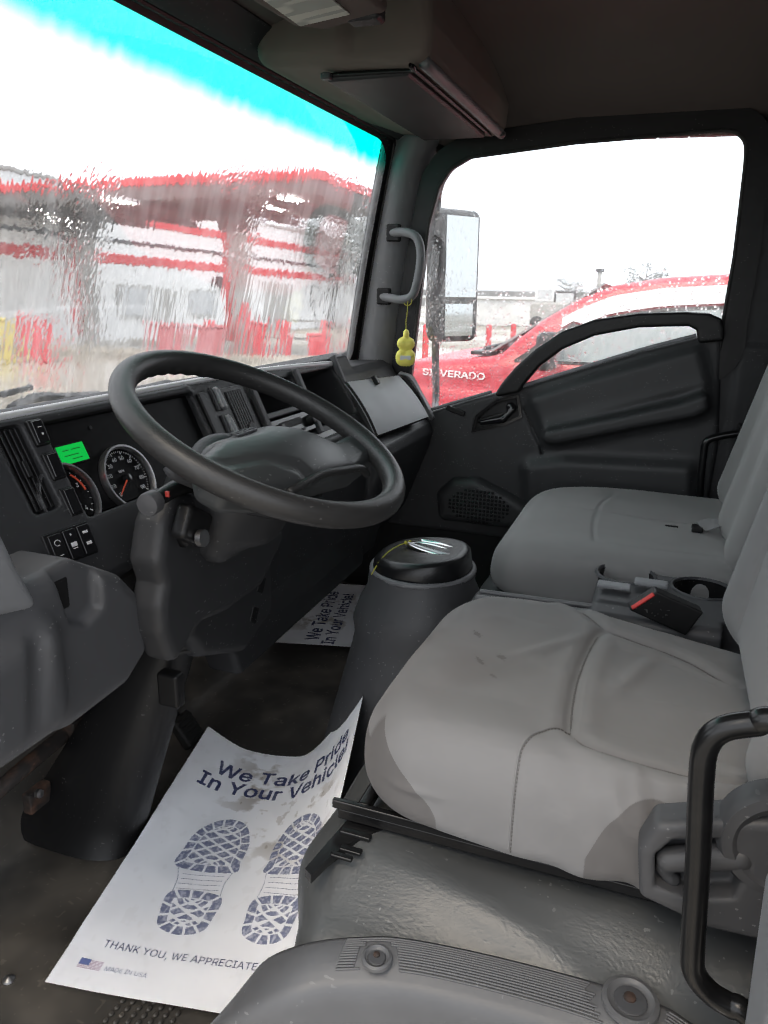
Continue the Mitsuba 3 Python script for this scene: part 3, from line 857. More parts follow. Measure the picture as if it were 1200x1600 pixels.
# vent slit at the passenger's end
add(dash, thick(np.stack([cr([(0.790, 0.744, 1.646), (0.790, 0.708, 1.602), (0.790, 0.686, 1.549)], 6), cr([(0.800, 0.730, 1.642), (0.800, 0.697, 1.601), (0.800, 0.673, 1.557)], 6)]), V(0.0, 0.004, 0.004)), 'plastic_black', 40, 'end_vent')
add(dash, thick(np.stack([cr([(0.800, 0.759, 1.652), (0.815, 0.727, 1.641), (0.820, 0.690, 1.588), (0.820, 0.651, 1.524)], 6), cr([(0.820, 0.758, 1.658), (0.830, 0.720, 1.643), (0.840, 0.689, 1.589), (0.845, 0.646, 1.521)], 6)]), V(0.0, 0.01, -0.01)), 'plastic_pale', 40, 'end_trim')
# knee bolster under the driver's switches, with a pull recess
knee = smin(0.03, s_ext([(-0.95, 1.57), (-0.70, 1.575), (-0.62, 1.525), (-0.575, 1.47), (-0.58, 1.395), (-0.63, 1.365), (-0.74, 1.36), (-0.80, 1.375), (-0.95, 1.385)], YF, -0.96, -0.645, 0.024),
            s_box((-0.83, 0.715, 1.46), (0.07, 0.1, 0.07), 0.03))
knee = cut(0.012, knee, s_ext([(-0.745, 1.585), (-0.665, 1.585), (-0.672, 1.50), (-0.70, 1.488), (-0.725, 1.50)], YF, -0.66, -0.40, 0.008), s_cap((-0.785, 0.615, 1.62), (-0.83, 0.605, 1.38), 0.014))
add(dash, nets(knee, (-0.98, 0.57, 1.30), (-0.53, 0.99, 1.63), 0.0045), 'plastic_grey', True, 'knee_bolster')
add(dash, hullbox((-0.725, 0.664, 1.535), (0.014, 0.006, 0.02), 0.003), 'plastic_black', 35, 'bolster_catch')
# lower centre panel down to the passenger's footwell
add(dash, nets(cut(0.006, s_ext([(-0.25, 1.56), (0.46, 1.56), (0.44, 1.165), (-0.22, 1.155), (-0.26, 1.25)], YF, -0.80, -0.722, 0.012), s_box((0.10, 0.72, 1.33), (0.05, 0.015, 0.02), 0.004), s_cap((0.0, 0.719, 1.21), (0.3, 0.719, 1.24), 0.004)), (-0.3, 0.69, 1.12), (0.49, 0.83, 1.59), 0.006), 'plastic_dark', True, 'lower_panel')
for x in (0.06, 0.10, 0.14):
    add(dash, hullbox((x, 0.712, 1.345), (0.014, 0.004, 0.012), 0.002), 'plastic_black', 35, 'blank_plug')

# ---------------------------------------------------------------- steering column
col = thing('steering_column', 'dark steering column with shrouds, a key slot and a tall tapering lower cover', 'steering column')
WC = V(-0.4234, 0.5377, 1.6953)
TA = math.radians(26.07)
WF = Frame(WC, (1, 0, 0), (0, math.cos(TA), math.sin(TA)), (0, -math.sin(TA), math.cos(TA)))
shr = smin(0.02, s_cyl(WF.w(0, 0, -0.05), WF.w(0, 0.01, -0.16), 0.088, 0.03), s_box(WF.w(0, 0.02, -0.14), (0.085, 0.07, 0.06), 0.03, WF.M))
add(col, nets(shr, WF.o - V(0.2, 0.15, 0.27), WF.o + V(0.2, 0.3, 0.05), 0.005), 'plastic_dark', True, 'upper_shroud')
kp = [(q[0], q[2]) for q in ((-0.553, 0.620, 1.631), (-0.585, 0.620, 1.594), (-0.604, 0.620, 1.541), (-0.594, 0.620, 1.508), (-0.606, 0.620, 1.477), (-0.605, 0.620, 1.438), (-0.581, 0.620, 1.375), (-0.527, 0.620, 1.409), (-0.503, 0.620, 1.414), (-0.438, 0.620, 1.403), (-0.326, 0.620, 1.405), (-0.228, 0.620, 1.474), (-0.449, 0.620, 1.596))]
CP = Frame((0, 0, 0), (1, 0, 0), (0, 0, 1), (0, -1, 0))
add(col, nets(smin(0.012, s_ext(kp, CP, -0.66, -0.605, 0.016), s_cap((-0.50, 0.63, 1.58), (-0.36, 0.62, 1.545), 0.02), s_ext([(-0.46, 1.36), (-0.30, 1.50), (-0.16, 1.50), (-0.17, 1.28), (-0.28, 1.245), (-0.42, 1.30)], CP, -0.82, -0.67, 0.02)), (-0.65, 0.55, 1.18), (-0.1, 0.86, 1.72), 0.0055), 'plastic_dark', True, 'knee_panel')
for (x, z) in ((-0.27, 1.42), (-0.22, 1.36), (-0.25, 1.31)):
    add(col, hullbox((x, 0.672, z), (0.012, 0.004, 0.016), 0.003, np.array([[0.85, 0, 0.5], [0, 1, 0], [-0.5, 0, 0.85]])), 'plastic_black', 35, 'panel_slot')
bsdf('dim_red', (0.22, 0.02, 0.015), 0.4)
# light ridge along the shroud's top edge, key slot, lower ribs
add(col, tube(cr([(-0.577, 0.600, 1.671), (-0.573, 0.592, 1.659), (-0.517, 0.585, 1.627), (-0.453, 0.580, 1.576), (-0.407, 0.580, 1.548)], 8), 0.008, 10), 'plastic_grey', True, 'shroud_edge')
ks = add(col, nets(s_box((-0.552, 0.585, 1.583), (0.03, 0.012, 0.024), 0.006, np.array([[0.85, 0, 0.52], [0, 1, 0], [-0.52, 0, 0.85]])), V((-0.552, 0.585, 1.583)) - 0.06, V((-0.552, 0.585, 1.583)) + 0.06, 0.004), 'plastic_black', True, 'key_slot')
add(ks, lathe([(0, 0), (0.012, 0), (0.012, 0.008), (0.004, 0.009), (0, 0.009)], V((-0.558, 0.570, 1.569)), (0, -1, 0.1), 24), 'steel', 35, 'lock_barrel')
add(ks, hullbox(V((-0.622, 0.570, 1.647)), (0.002, 0.003, 0.004), 0.0015), 'dim_red', 35, 'red_glint')  # small red piece put in for a red reflection seen here
stk = [V((-0.614, 0.600, 1.631)), V(-0.55, 0.605, 1.635), V(-0.47, 0.615, 1.625)]
add(col, tube(cr(stk, 6), np.linspace(0.010, 0.014, 13), 14), 'plastic_black', True, 'stalk')
d = unit(stk[0] - stk[1])
add(col, lathe([(0, 0.0), (0.013, 0.0), (0.0155, 0.004), (0.0155, 0.018), (0.0145, 0.021), (0.006, 0.0225), (0, 0.0228)], stk[0] - d * 0.008, d, 32), 'plastic_grey', 40, 'stalk_knob')
add(col, tube(cr([(-0.47, 0.61, 1.60), (-0.53, 0.60, 1.575), (-0.56, 0.60, 1.56)], 5), 0.011, 12), 'plastic_black', True, 'stalk')
# tall cover of the lower column, rounded, standing on the floor
rings = []
for k in range(15):
    t = k / 14
    c = (V(-0.475, 0.835, 0.93) + V((-0.430, 0.800, 0.940)) - V((-0.438, 0.708, 0.940))) * (1 - t) + V(-0.412, 0.75, 1.32) * t
    a = np.linspace(0, 2 * np.pi, 40, endpoint=False)
    rx, ry = 0.062 + (0.045 - 0.062) * t, 0.125 + (0.055 - 0.125) * t
    q = 2.8
    x = np.sign(np.cos(a)) * np.abs(np.cos(a)) ** (2 / q) * rx
    y = np.sign(np.sin(a)) * np.abs(np.sin(a)) ** (2 / q) * ry
    fl = 0.012 * math.exp(-((t - 0.0) / 0.05) ** 2)
    rings.append(c + np.stack([x * (1 + fl / 0.06), y * (1 + fl / 0.12), 0 * x], 1))
add(col, loft(rings), 'plastic_black', 50, 'lower_cover')
for k in range(7):
    add(col, tube([V(-0.405, 0.735, 1.315 + 0.008 * k) + 0.05 * V(math.cos(a), math.sin(a), 0) for a in np.linspace(0, 2 * np.pi, 24, endpoint=False)], 0.004, 8, True), 'rubber', True, 'boot_rib')
add(col, hullbox((-0.484, 0.690, 1.275), (0.012, 0.02, 0.03), 0.006), 'plastic_black', 35, 'tilt_lever')

# pedals, half hidden behind the cover
for (p, h, lab) in (((-0.165, 0.900, 0.959), (0.03, 0.012, 0.036), 'dark brake pedal beside the tall column cover'), ((-0.16, 0.98, 1.06), (0.026, 0.012, 0.075), 'dark accelerator pedal right of the column cover')):
    pk = thing('pedal', lab, 'pedal')
    M = np.array([[1, 0, 0], [0, 0.8, 0.6], [0, -0.6, 0.8]])
    add(pk, hullbox(p, h, 0.008, M), 'rubber', 40, 'pad')
    add(pk, tube([V(p) + V(0, 0.012, 0.0), V(p) + V(0, 0.06, 0.10), V(p) + V(0, 0.06, 0.25)], 0.009, 10), 'gloss_paint_black', True, 'arm')
    for j in range(4):
        add(pk, hullbox(V(p) + M @ V(0, -0.012, -h[2] * 0.66 + h[2] * 0.44 * j), (h[0] * 0.85, 0.003, 0.003), 0.002, M), 'rubber', 35, 'grip_bar')
# brackets and pipes under the driver's end of the dashboard
pl = thing('underdash_bracket', 'rusty brown brackets and pipe under the left end of the dashboard', 'bracket')
add(pl, tube(cr([(-0.633, 0.950, 1.095), (-0.588, 0.940, 1.110), (-0.539, 0.940, 1.115), (-0.434, 0.960, 1.105)], 6), 0.014, 12), 'rusty', True, 'pipe')
add(pl, hullbox((-0.527, 0.960, 1.024), (0.025, 0.01, 0.02), 0.004), 'rusty', 35, 'plate')
add(pl, lathe([(0, 0), (0.008, 0), (0.008, 0.008), (0, 0.009)], V((-0.540, 0.945, 1.044)), (0, -1, 0.2), 6), 'steel', 20, 'nut')
add(pl, hullbox((-0.438, 0.940, 1.119), (0.02, 0.012, 0.018), 0.004), 'rusty', 35, 'plate')

# ---------------------------------------------------------------- steering wheel
whl = thing('steering_wheel', 'large dark steering wheel with a wide padded hub and thick rim', 'steering wheel')
ang = np.linspace(0, 2 * np.pi, 220, endpoint=False)


def rim(p):
    q = (p - WF.o.astype(f32)) @ WF.M.astype(f32)
    rr = np.hypot(q[:, 0], q[:, 1])
    th = np.arctan2(q[:, 1], q[:, 0])
    d = np.hypot((rr - f32(0.2075)) / 1.0, q[:, 2] * 0.94) - f32(0.0172)
    zone = np.clip((th - 0.9) / 0.2, 0, 1) * np.clip((2.75 - th) / 0.2, 0, 1)
    under = np.clip((-q[:, 2] + 0.004) / 0.012, 0, 1) * np.clip((0.209 - rr) / 0.01, 0, 1)
    return (d - zone * under * 0.0022 * (0.5 + 0.5 * np.cos(th * 46))).astype(f32)


add(whl, nets(rim, WF.o - V(0.24, 0.24, 0.15), WF.o + V(0.24, 0.24, 0.15), 0.0035), 'wheel_leather', True, 'rim')
W = lambda x, y, z: WF.w(x, y, z)
hubp = [(-0.196, -0.025), (-0.165, 0.004), (-0.11, 0.016), (-0.05, 0.018), (0.02, 0.004), (0.07, -0.026), (0.12, -0.060), (0.190, -0.058), (0.202, -0.085), (0.192, -0.118), (0.14, -0.122), (0.085, -0.126), (0.03, -0.116), (-0.03, -0.108), (-0.10, -0.102), (-0.15, -0.086), (-0.192, -0.062)]
plate = s_ext(hubp, WF, -0.052, 0.0, 0.018)
padm = cut(0.01, smin(0.025, plate, s_ell(W(-0.02, -0.045, -0.014), (0.115, 0.062, 0.03), WF.M)), s_ell(W(-0.045, 0.020, 0.012), (0.05, 0.022, 0.012), WF.M),
           s_path([W(-0.155, -0.03, 0.012), W(-0.10, -0.055, 0.022), W(-0.06, -0.09, 0.014), W(-0.05, -0.12, 0.0)], 0.010))
add(whl, nets(padm, WF.o - V(0.24, 0.24, 0.18), WF.o + V(0.24, 0.2, 0.12), 0.0035), 'plastic_hub', True, 'hub_pad')
add(whl, tube(cr([W(-0.105, -0.106, -0.010), W(-0.06, -0.108, -0.004), W(-0.018, -0.109, -0.002), W(0.04, -0.122, -0.002), W(0.085, -0.131, -0.004), W(0.115, -0.136, -0.02)], 6), 0.006, 10), 'wheel_leather', True, 'hub_edge')
add(whl, nets(s_ell(W(-0.02, -0.03, -0.055), (0.11, 0.09, 0.035), WF.M), WF.o - V(0.2, 0.2, 0.2), WF.o + V(0.2, 0.2, 0.12), 0.005), 'plastic_black', True, 'hub_back')
m = meshkit.text_mesh('ISUZU', 0.013, 0.003, True)
m.apply_translation(-m.bounds.mean(0))
m.vertices = m.vertices * V(1, 1, 1)
EM = Frame(W(-0.045, 0.012, 0.0020), WF.M[:, 0], unit(WF.M[:, 1] * 0.93 - WF.M[:, 2] * 0.36), unit(WF.M[:, 2] * 0.93 + WF.M[:, 1] * 0.36))
add(whl, EM.mesh(m), 'plastic_grey', False, 'emblem')

# ---------------------------------------------------------------- seats
def cushion(x0, x1, yb, yf, zt, zb, tilt, bol, dipc=0.0, sag=0.0):
    cx, hw = (x0 + x1) / 2, (x1 - x0) / 2
    cy, hy = (yb + yf) / 2, (yf - yb) / 2

    def f(p):
        x, y, z = p[:, 0] - cx, p[:, 1] - cy, p[:, 2]
        taper = 0.035 * np.clip(y / hy, 0, 1) ** 2
        q = np.stack([np.abs(x) - (hw - 0.10 - taper), np.abs(y) - (hy - 0.10)], 1)
        pl = np.linalg.norm(np.maximum(q, 0), axis=1) + np.minimum(q.max(1), 0) - 0.10
        a = np.abs(x) / hw
        t = zt + tilt * y - 0.03 * np.clip(y / hy, 0, 1) ** 3 + bol * np.clip((a - 0.52) / 0.3, 0, 1) * np.clip(1 - np.maximum(a - 0.9, 0) / 0.2, 0, 1) * (0.55 - 0.45 * np.clip(y / hy, -1, 1))
        t = t - dipc * np.exp(-((y + 0.05) / 0.15) ** 2) * np.exp(-(x / 0.15) ** 2)
        t = t - sag * np.clip((x + 0.02) / 0.24, 0, 1) * (0.28 + 0.72 * np.clip((0.22 - y) / 0.42, 0, 1))
        d = smax2(pl, (z - t) * 0.97, 0.055 + 0.03 * np.clip(y / hy, 0, 1))
        return smax2(d, zb - z, 0.03).astype(f32)
    return f


def on_top(f, xy, z0=1.3, z1=1.5):
    """Points of f's upper surface above the given (x, y)."""
    xy = np.asarray(xy, float)
    z = np.linspace(z1, z0, 400)
    out = []
    for x, y in xy:
        d = f(np.stack([np.full(400, x), np.full(400, y), z], 1).astype(f32))
        k = np.argmax(d < 0)
        out.append((x, y, z[k]))
    return np.array(out)


def seam(f, xy, r=0.0035):
    return s_path(on_top(f, cr(xy, 5)) + V(0, 0, 0.001), r)


dseat = thing('driver_seat', "grey cloth driver's seat in the foreground with stains and creases", 'seat')
cu0 = cushion(-0.69, -0.15, -0.27, 0.318, 1.407, 1.288, 0.10, 0.03, 0.012, 0.055)
seam_pts = lambda f, xy: dense(on_top(f, cr(xy, 5)), 0.002)
seams = [seam_pts(cu0, [(-0.60, 0.055), (-0.5, 0.062), (-0.38, 0.062), (-0.27, 0.054), (-0.235, 0.04)]),
         seam_pts(cu0, [(-0.235, 0.04), (-0.238, 0.0), (-0.25, -0.08), (-0.29, -0.15)]),
         seam_pts(cu0, [(-0.60, 0.055), (-0.626, 0.03), (-0.634, -0.03), (-0.63, -0.10), (-0.60, -0.17)]),
         seam_pts(cu0, [(-0.235, 0.04), (-0.20, 0.075), (-0.175, 0.105)])]
seam_tree = cKDTree(np.vstack(seams))


def wrinkle(p):
    x, y, z = p[:, 0], p[:, 1], p[:, 2]
    w = 0.0050 * np.exp(-((y - 0.13 + 0.5 * (x + 0.40)) / 0.012) ** 2) * np.exp(-((x + 0.37) / 0.09) ** 2)
    w += 0.0042 * np.exp(-((y - 0.0 + 0.25 * (x + 0.40)) / 0.012) ** 2) * np.exp(-((x + 0.36) / 0.1) ** 2)
    side = np.clip((-0.64 - x) / 0.03, 0, 1)
    w += side * 0.0028 * np.sin((y + 0.35 * z) * 75 + 4 * np.sin(z * 30)) * np.exp(-((y + 0.03) / 0.09) ** 2)
    w += 0.0022 * (meshkit.fbm(np.stack([x * 13 + y * 6, y * 5 - x * 3, 0 * x], -1), 3) - 0.5) * np.clip((z - 1.36) / 0.03, 0, 1)
    w += side * 0.0012 * np.sin((y * 1.2 - z * 0.7) * 120 + 5 * np.sin(y * 22)) * np.exp(-((y + 0.06) / 0.06) ** 2) * np.clip((z - 1.34) / 0.03, 0, 1)
    w += side * 0.003 * np.exp(-((z - 1.345 + 0.1 * (y - 0.2)) / 0.006) ** 2) * np.exp(-((y - 0.22) / 0.04) ** 2)
    return w


def cu(p):
    k = seam_tree.query(p, distance_upper_bound=0.05)[0].clip(0, 0.05)
    return (cu0(p) + 0.0075 * np.exp(-((k / 0.0065) ** 2)) + 0.003 * np.exp(-((k / 0.003) ** 2)) - 0.0028 * np.exp(-(((k - 0.022) / 0.012) ** 2)) - wrinkle(p)).astype(f32)


qa, qb = (-0.690, 0.022, 1.323), (-0.690, -0.032, 1.402)      # lower front end and top of the rear flank panel
RC = [0.0, float(qa[2]), float(qb[2]), float(qa[1]), float(qb[1])]


def cloth_zones(p, n, uv):
    """The cover's darker side panels: front lower corner and rear flank, cut to their own outline."""
    side = smoothstep(-0.615, -0.625, p.x)
    fc = smoothstep(0.0, 0.002, p.y - (0.188 + 0.085 * smoothstep(1.31, 1.405, p.z))) * smoothstep(1.408, 1.404, p.z)
    rc = smoothstep(0.0, 0.002, RC[3] - p.y) * smoothstep(0.0, 0.002, RC[2] - p.z - (RC[2] - RC[1]) * dr.square(dr.maximum(p.y - RC[4], 0) / (RC[3] - RC[4])))
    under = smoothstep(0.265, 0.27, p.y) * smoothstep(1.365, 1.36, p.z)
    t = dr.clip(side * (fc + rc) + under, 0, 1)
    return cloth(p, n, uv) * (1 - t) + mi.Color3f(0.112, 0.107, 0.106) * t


bsdf('seat_cloth_zoned', cloth_zones, 0.85, weave, sheen=0.4)
add(dseat, nets(cu, (-0.76, -0.33, 1.25), (-0.08, 0.37, 1.50), 0.0037), 'seat_cloth_zoned', True, 'cushion')
for sq in seams:
    n_ = len(sq[::3])
    add(f'{dseat}__cushion', tube(sq[::3] + V(0, 0, -0.0048), 0.0015 * np.clip(np.minimum(np.arange(n_), np.arange(n_)[::-1]) / 6 + 0.1, 0, 1), 6), 'seat_cloth_dark', True, 'seam_line')
# sewn seam with stitches down the near side
sp = []
for ph in np.radians(np.linspace(88, 218, 60)):
    yy = 0.10 - 0.045 * np.clip((math.radians(140) - ph) / math.radians(52), 0, 1) ** 1.6
    rr = np.linspace(0.0, 0.2, 500)
    x, z = -0.60 + rr * math.cos(ph), 1.36 + rr * math.sin(ph)
    d = cu(np.stack([x, np.full(500, yy), z], 1).astype(f32))
    i = np.argmax(d > 0)
    if z[i] < 1.30:
        break
    sp.append((x[i] + 0.0006 * math.cos(ph), yy, z[i] + 0.0006 * math.sin(ph)))
sp = cr(np.array(sp), 3)
sk = f'{dseat}__cushion'
add(sk, cat([tube(sp[k:k + 3], 0.0007, 5) for k in range(0, len(sp) - 3, 4)]), 'thread', True, 'stitching')
add(sk, tube(sp + V(0.0009, 0.0022, 0), 0.0011, 6), 'seat_cloth', True, 'seam_fold')


def backrest(x0, x1, y0, z0, z1, lean, bolw=0.085):
    cx, hw = (x0 + x1) / 2, (x1 - x0) / 2
    c, s = math.cos(lean), math.sin(lean)
    M = np.array([[1, 0, 0], [0, c, s], [0, -s, c]]).T
    ax = Frame((cx, y0, z0), (1, 0, 0), (0, c, s), (0, -s, c))
    H = (z1 - z0) / 2
    core = s_box(ax.w(0, -0.07, H), (hw - 0.02, 0.06, H), 0.055, ax.M)
    bl = [s_cap(ax.w(sx * (hw - 0.05), -0.045, 0.07), ax.w(sx * (hw - 0.055), -0.055, 2 * H - 0.12), 0.058, 0.05) for sx in (-1, 1)]
    return smin(0.025, core, *bl), ax, H


bk, ax, H = backrest(-0.685, -0.155, -0.125, 1.385, 2.02, math.radians(9))
cutl = [s_path([ax.w(sx * 0.155, -0.007, 0.05), ax.w(sx * 0.165, -0.008, 0.3), ax.w(sx * 0.15, -0.008, 0.55)], 0.005) for sx in (-1, 1)]
add(dseat, nets(cut(0.006, bk, *cutl), (-0.76, -0.36, 1.33), (-0.08, -0.02, 2.08), 0.0055), 'seat_cloth', True, 'backrest')
hd = s_box(ax.w(0, -0.07, 2 * H + 0.13), (0.13, 0.045, 0.09), 0.04, ax.M)
add(dseat, nets(hd, ax.w(0, -0.07, 2 * H + 0.13) - 0.2, ax.w(0, -0.07, 2 * H + 0.13) + 0.2, 0.008), 'seat_cloth', True, 'headrest')
# recliner side cover, its handle recess, round hub
cov = smin(0.02, s_ext([(-0.035, 1.322), (-0.028, 1.375), (-0.04, 1.41), (-0.10, 1.432), (-0.17, 1.45), (-0.30, 1.44), (-0.33, 1.33), (-0.20, 1.31), (-0.10, 1.306)], XF, -0.725, -0.685, 0.009))
cov = cut(0.004, cov, s_ext([(-0.048, 1.340), (-0.044, 1.376), (-0.058, 1.398), (-0.10, 1.412), (-0.125, 1.39), (-0.118, 1.35), (-0.08, 1.335)], XF, -0.76, -0.700, 0.004))
add(dseat, nets(cov, (-0.75, -0.37, 1.28), (-0.66, 0.0, 1.48), 0.003), 'plastic_grey', True, 'side_cover')
add(dseat, nets(smin(0.008, s_cap((-0.712, -0.058, 1.366), (-0.716, -0.118, 1.392), 0.012, 0.013), s_cap((-0.708, -0.055, 1.352), (-0.706, -0.064, 1.34), 0.008)), (-0.75, -0.16, 1.31), (-0.68, -0.02, 1.43), 0.003), 'plastic_grey', True, 'recliner_lever')
add(dseat, lathe([(0.0, 0.0), (0.058, 0.0), (0.058, 0.018), (0.053, 0.026), (0.044, 0.028), (0.036, 0.022), (0.032, 0.016), (0.0, 0.016)], (-0.70, -0.152, 1.416), (-1, 0, 0), 64), 'plastic_grey', 40, 'hinge_cover')
# slide rail under the cushion
for x in (-0.640, -0.22):
    rk = add(dseat, hullbox((x, 0.10, 1.264), (0.011, 0.225, 0.008), 0.003), 'gloss_paint_black', 35, 'slide_rail')
    add(rk, hullbox((x - 0.012, 0.13, 1.280), (0.004, 0.20, 0.006), 0.002), 'gloss_paint_black', 35, 'rail_lip')
add(dseat, hullbox((-0.638, -0.02, 1.283), (0.006, 0.035, 0.006), 0.003), 'rusty', 35, 'slide_plate')
add(dseat, hullbox((-0.43, 0.295, 1.27), (0.21, 0.008, 0.008), 0.004), 'gloss_paint_black', 35, 'cross_tube')
bp_ = Polygon([(q[0], q[1]) for q in ((-0.611, 0.307, 1.250), (-0.633, 0.258, 1.250), (-0.661, 0.277, 1.250), (-0.688, 0.297, 1.248), (-0.718, 0.308, 1.247), (-0.748, 0.315, 1.246), (-0.741, 0.326, 1.246), (-0.679, 0.318, 1.248))])
m = trimesh.creation.extrude_polygon(bp_, 0.012, engine='earcut')
m.apply_translation([0, 0, 1.242])
rb = add(dseat, m, 'gloss_paint_black', 30, 'rail_bracket')
for q, h in (((-0.640, 0.273, 1.258), (0.005, 0.020, 0.004)), ((-0.669, 0.292, 1.256), (0.005, 0.020, 0.003)), ((-0.694, 0.288, 1.254), (0.005, 0.014, 0.0025)), ((-0.708, 0.294, 1.254), (0.004, 0.014, 0.0025))):
    add(rb, hullbox(q, h, 0.002), 'gloss_paint_black', 35, 'tab')

pseat = thing('passenger_seat', 'grey cloth passenger seat beside the far door', 'seat')
pc0 = cushion(0.125, 0.74, -0.27, 0.33, 1.385, 1.25, 0.03, 0.010, 0.004)
ps = [seam(pc0, [(0.21, 0.10), (0.35, 0.115), (0.52, 0.115), (0.64, 0.09)], 0.003), seam(pc0, [(0.47, 0.20), (0.46, 0.10), (0.46, 0.0), (0.46, -0.14)], 0.0032), seam(pc0, [(0.21, 0.10), (0.20, 0.0), (0.22, -0.15)], 0.003)]
add(pseat, nets(cut(0.006, pc0, *ps), (0.06, -0.33, 1.22), (0.80, 0.38, 1.44), 0.0055), 'seat_cloth_lit', True, 'cushion')
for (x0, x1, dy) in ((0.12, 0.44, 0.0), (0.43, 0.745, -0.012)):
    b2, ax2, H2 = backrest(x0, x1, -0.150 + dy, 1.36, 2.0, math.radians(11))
    add(pseat, nets(b2, (x0 - 0.05, -0.45, 1.31), (x1 + 0.05, -0.04, 2.06), 0.007), 'seat_cloth_lit', True, 'backrest')
add(pseat, nets(s_box((0.43, 0.02, 1.235), (0.28, 0.24, 0.035), 0.012), (0.1, -0.26, 1.17), (0.75, 0.30, 1.3), 0.008), 'plastic_dark', True, 'seat_base')
# belt webbing and buckle lying on the cushion
bl = thing('seat_belt', 'pale seat belt end lying on the passenger cushion', 'seat belt')
q = on_top(pc0, [(0.40, -0.12), (0.385, -0.145), (0.37, -0.175), (0.35, -0.20)])
q[1:3, 2] += 0.02
q[0, 2] += 0.004
wb = cr(q + V(0, 0, 0.004), 6)
add(bl, thick(np.stack([wb + V(0.024, 0.012, 0.008), wb + V(0.008, 0.004, 0.002), wb - V(0.01, 0.005, 0.0), wb - V(0.024, 0.012, -0.006)]), V(0, 0, 0.002)), 'seat_cloth', 40, 'webbing')
add(bl, hullbox(on_top(pc0, [(0.41, -0.11)])[0] + V(0, 0, 0.006), (0.018, 0.012, 0.006), 0.003), 'plastic_black', 35, 'buckle')
add(bl, hullbox(on_top(pc0, [(0.42, -0.055)])[0] + V(0, 0, 0.001), (0.004, 0.014, 0.0015), 0.001), 'plastic_black', 35, 'tab')

# ---------------------------------------------------------------- centre console with cup holders
con = thing('centre_console', 'dark centre console between the seats with two cup holders', 'console')
c1, c2 = V((0.101, 0.027, 1.362)), V((0.077, -0.114, 1.362))
cb = smin(0.012, s_box((0.008, -0.12, 1.28), (0.128, 0.20, 0.082), 0.02), s_box((-0.078, 0.12, 1.27), (0.035, 0.175, 0.075), 0.012))
cb = cut(0.006, cb, *[s_cyl(c * V(1, 1, 0) + V(0, 0, 1.30), c * V(1, 1, 0) + V(0, 0, 1.42), 0.054, 0.004) for c in (c1, c2)], s_box((-0.075, 0.02, 1.375), (0.022, 0.09, 0.018), 0.006), s_box((-0.105, -0.19, 1.335), (0.03, 0.05, 0.03), 0.012))
add(con, nets(cb, (-0.15, -0.35, 1.17), (0.15, 0.32, 1.40), 0.004), 'plastic_grey', True, 'body')
for c in (c1, c2):
    ck2 = add(con, lathe([(0.053, -0.004), (0.0545, 0.002), (0.0575, 0.0015), (0.060, -0.003)], c * V(1, 1, 0) + V(0, 0, 1.363), (0, 0, 1), 48, True), 'plastic_grey', 50, 'cup_holder')
    add(ck2, lathe([(0, 0), (0.0525, 0), (0.0525, 0.058), (0.0515, 0.058), (0.0505, 0.002), (0, 0.002)], c * V(1, 1, 0) + V(0, 0, 1.302), (0, 0, 1), 40), 'plastic_black', 50, 'well_liner')
add(con, tube(cr([(-0.093, 0.285, 1.346), (-0.092, 0.15, 1.348), (-0.09, 0.07, 1.350)], 8), 0.0055, 10), 'plastic_pale', True, 'rail')
add(con, tube(cr([(-0.06, 0.285, 1.346), (-0.06, 0.15, 1.348), (-0.06, 0.07, 1.350)], 8), 0.0045, 10), 'plastic_pale', True, 'rail')
add(con, hullbox((0.002, 0.044, 1.372), (0.012, 0.03, 0.004), 0.003), 'plastic_light', 35, 'tray_insert')
add(con, hullbox((0.037, -0.021, 1.374), (0.014, 0.03, 0.004), 0.003), 'plastic_light', 35, 'tray_insert')
bu = thing('belt_buckle', 'dark seat belt buckle with a red release button beside the driver cushion', 'seat belt buckle')
Mb = np.stack([unit(V(0.55, 0.35, 0.25)), unit(np.cross(unit(V(0.2, -0.75, 0.55)), unit(V(0.55, 0.35, 0.25)))), unit(V(0.2, -0.75, 0.55))], 1)
Mb[:, 2] = unit(np.cross(Mb[:, 0], Mb[:, 1]))
bc = V((-0.115, -0.048, 1.375))
bq = np.array([(-0.128, 0.011, 1.383), (-0.128, -0.027, 1.420), (-0.128, -0.104, 1.395), (-0.128, -0.083, 1.352)])
bq = np.vstack([bq, bq + V(0.024, 0.004, 0.0)])
bq = bq + (bq.mean(0) - bq) * 0.06
add(bu, trimesh.convex.convex_hull(np.vstack([SPH * 0.003 + q for q in bq])), 'plastic_black', 35, 'body')
ba, bb = V((-0.130, 0.007, 1.386)), V((-0.130, -0.025, 1.417))
bd = unit(bb - ba)
bz = unit(np.cross(bd, V(-0.9, 0.25, 0.3)))
add(bu, hullbox((ba + bb) / 2, (np.linalg.norm(bb - ba) / 2, 0.0035, 0.004), 0.002, np.stack([bd, bz, np.cross(bd, bz)], 1)), 'red_plastic', 35, 'release_button')

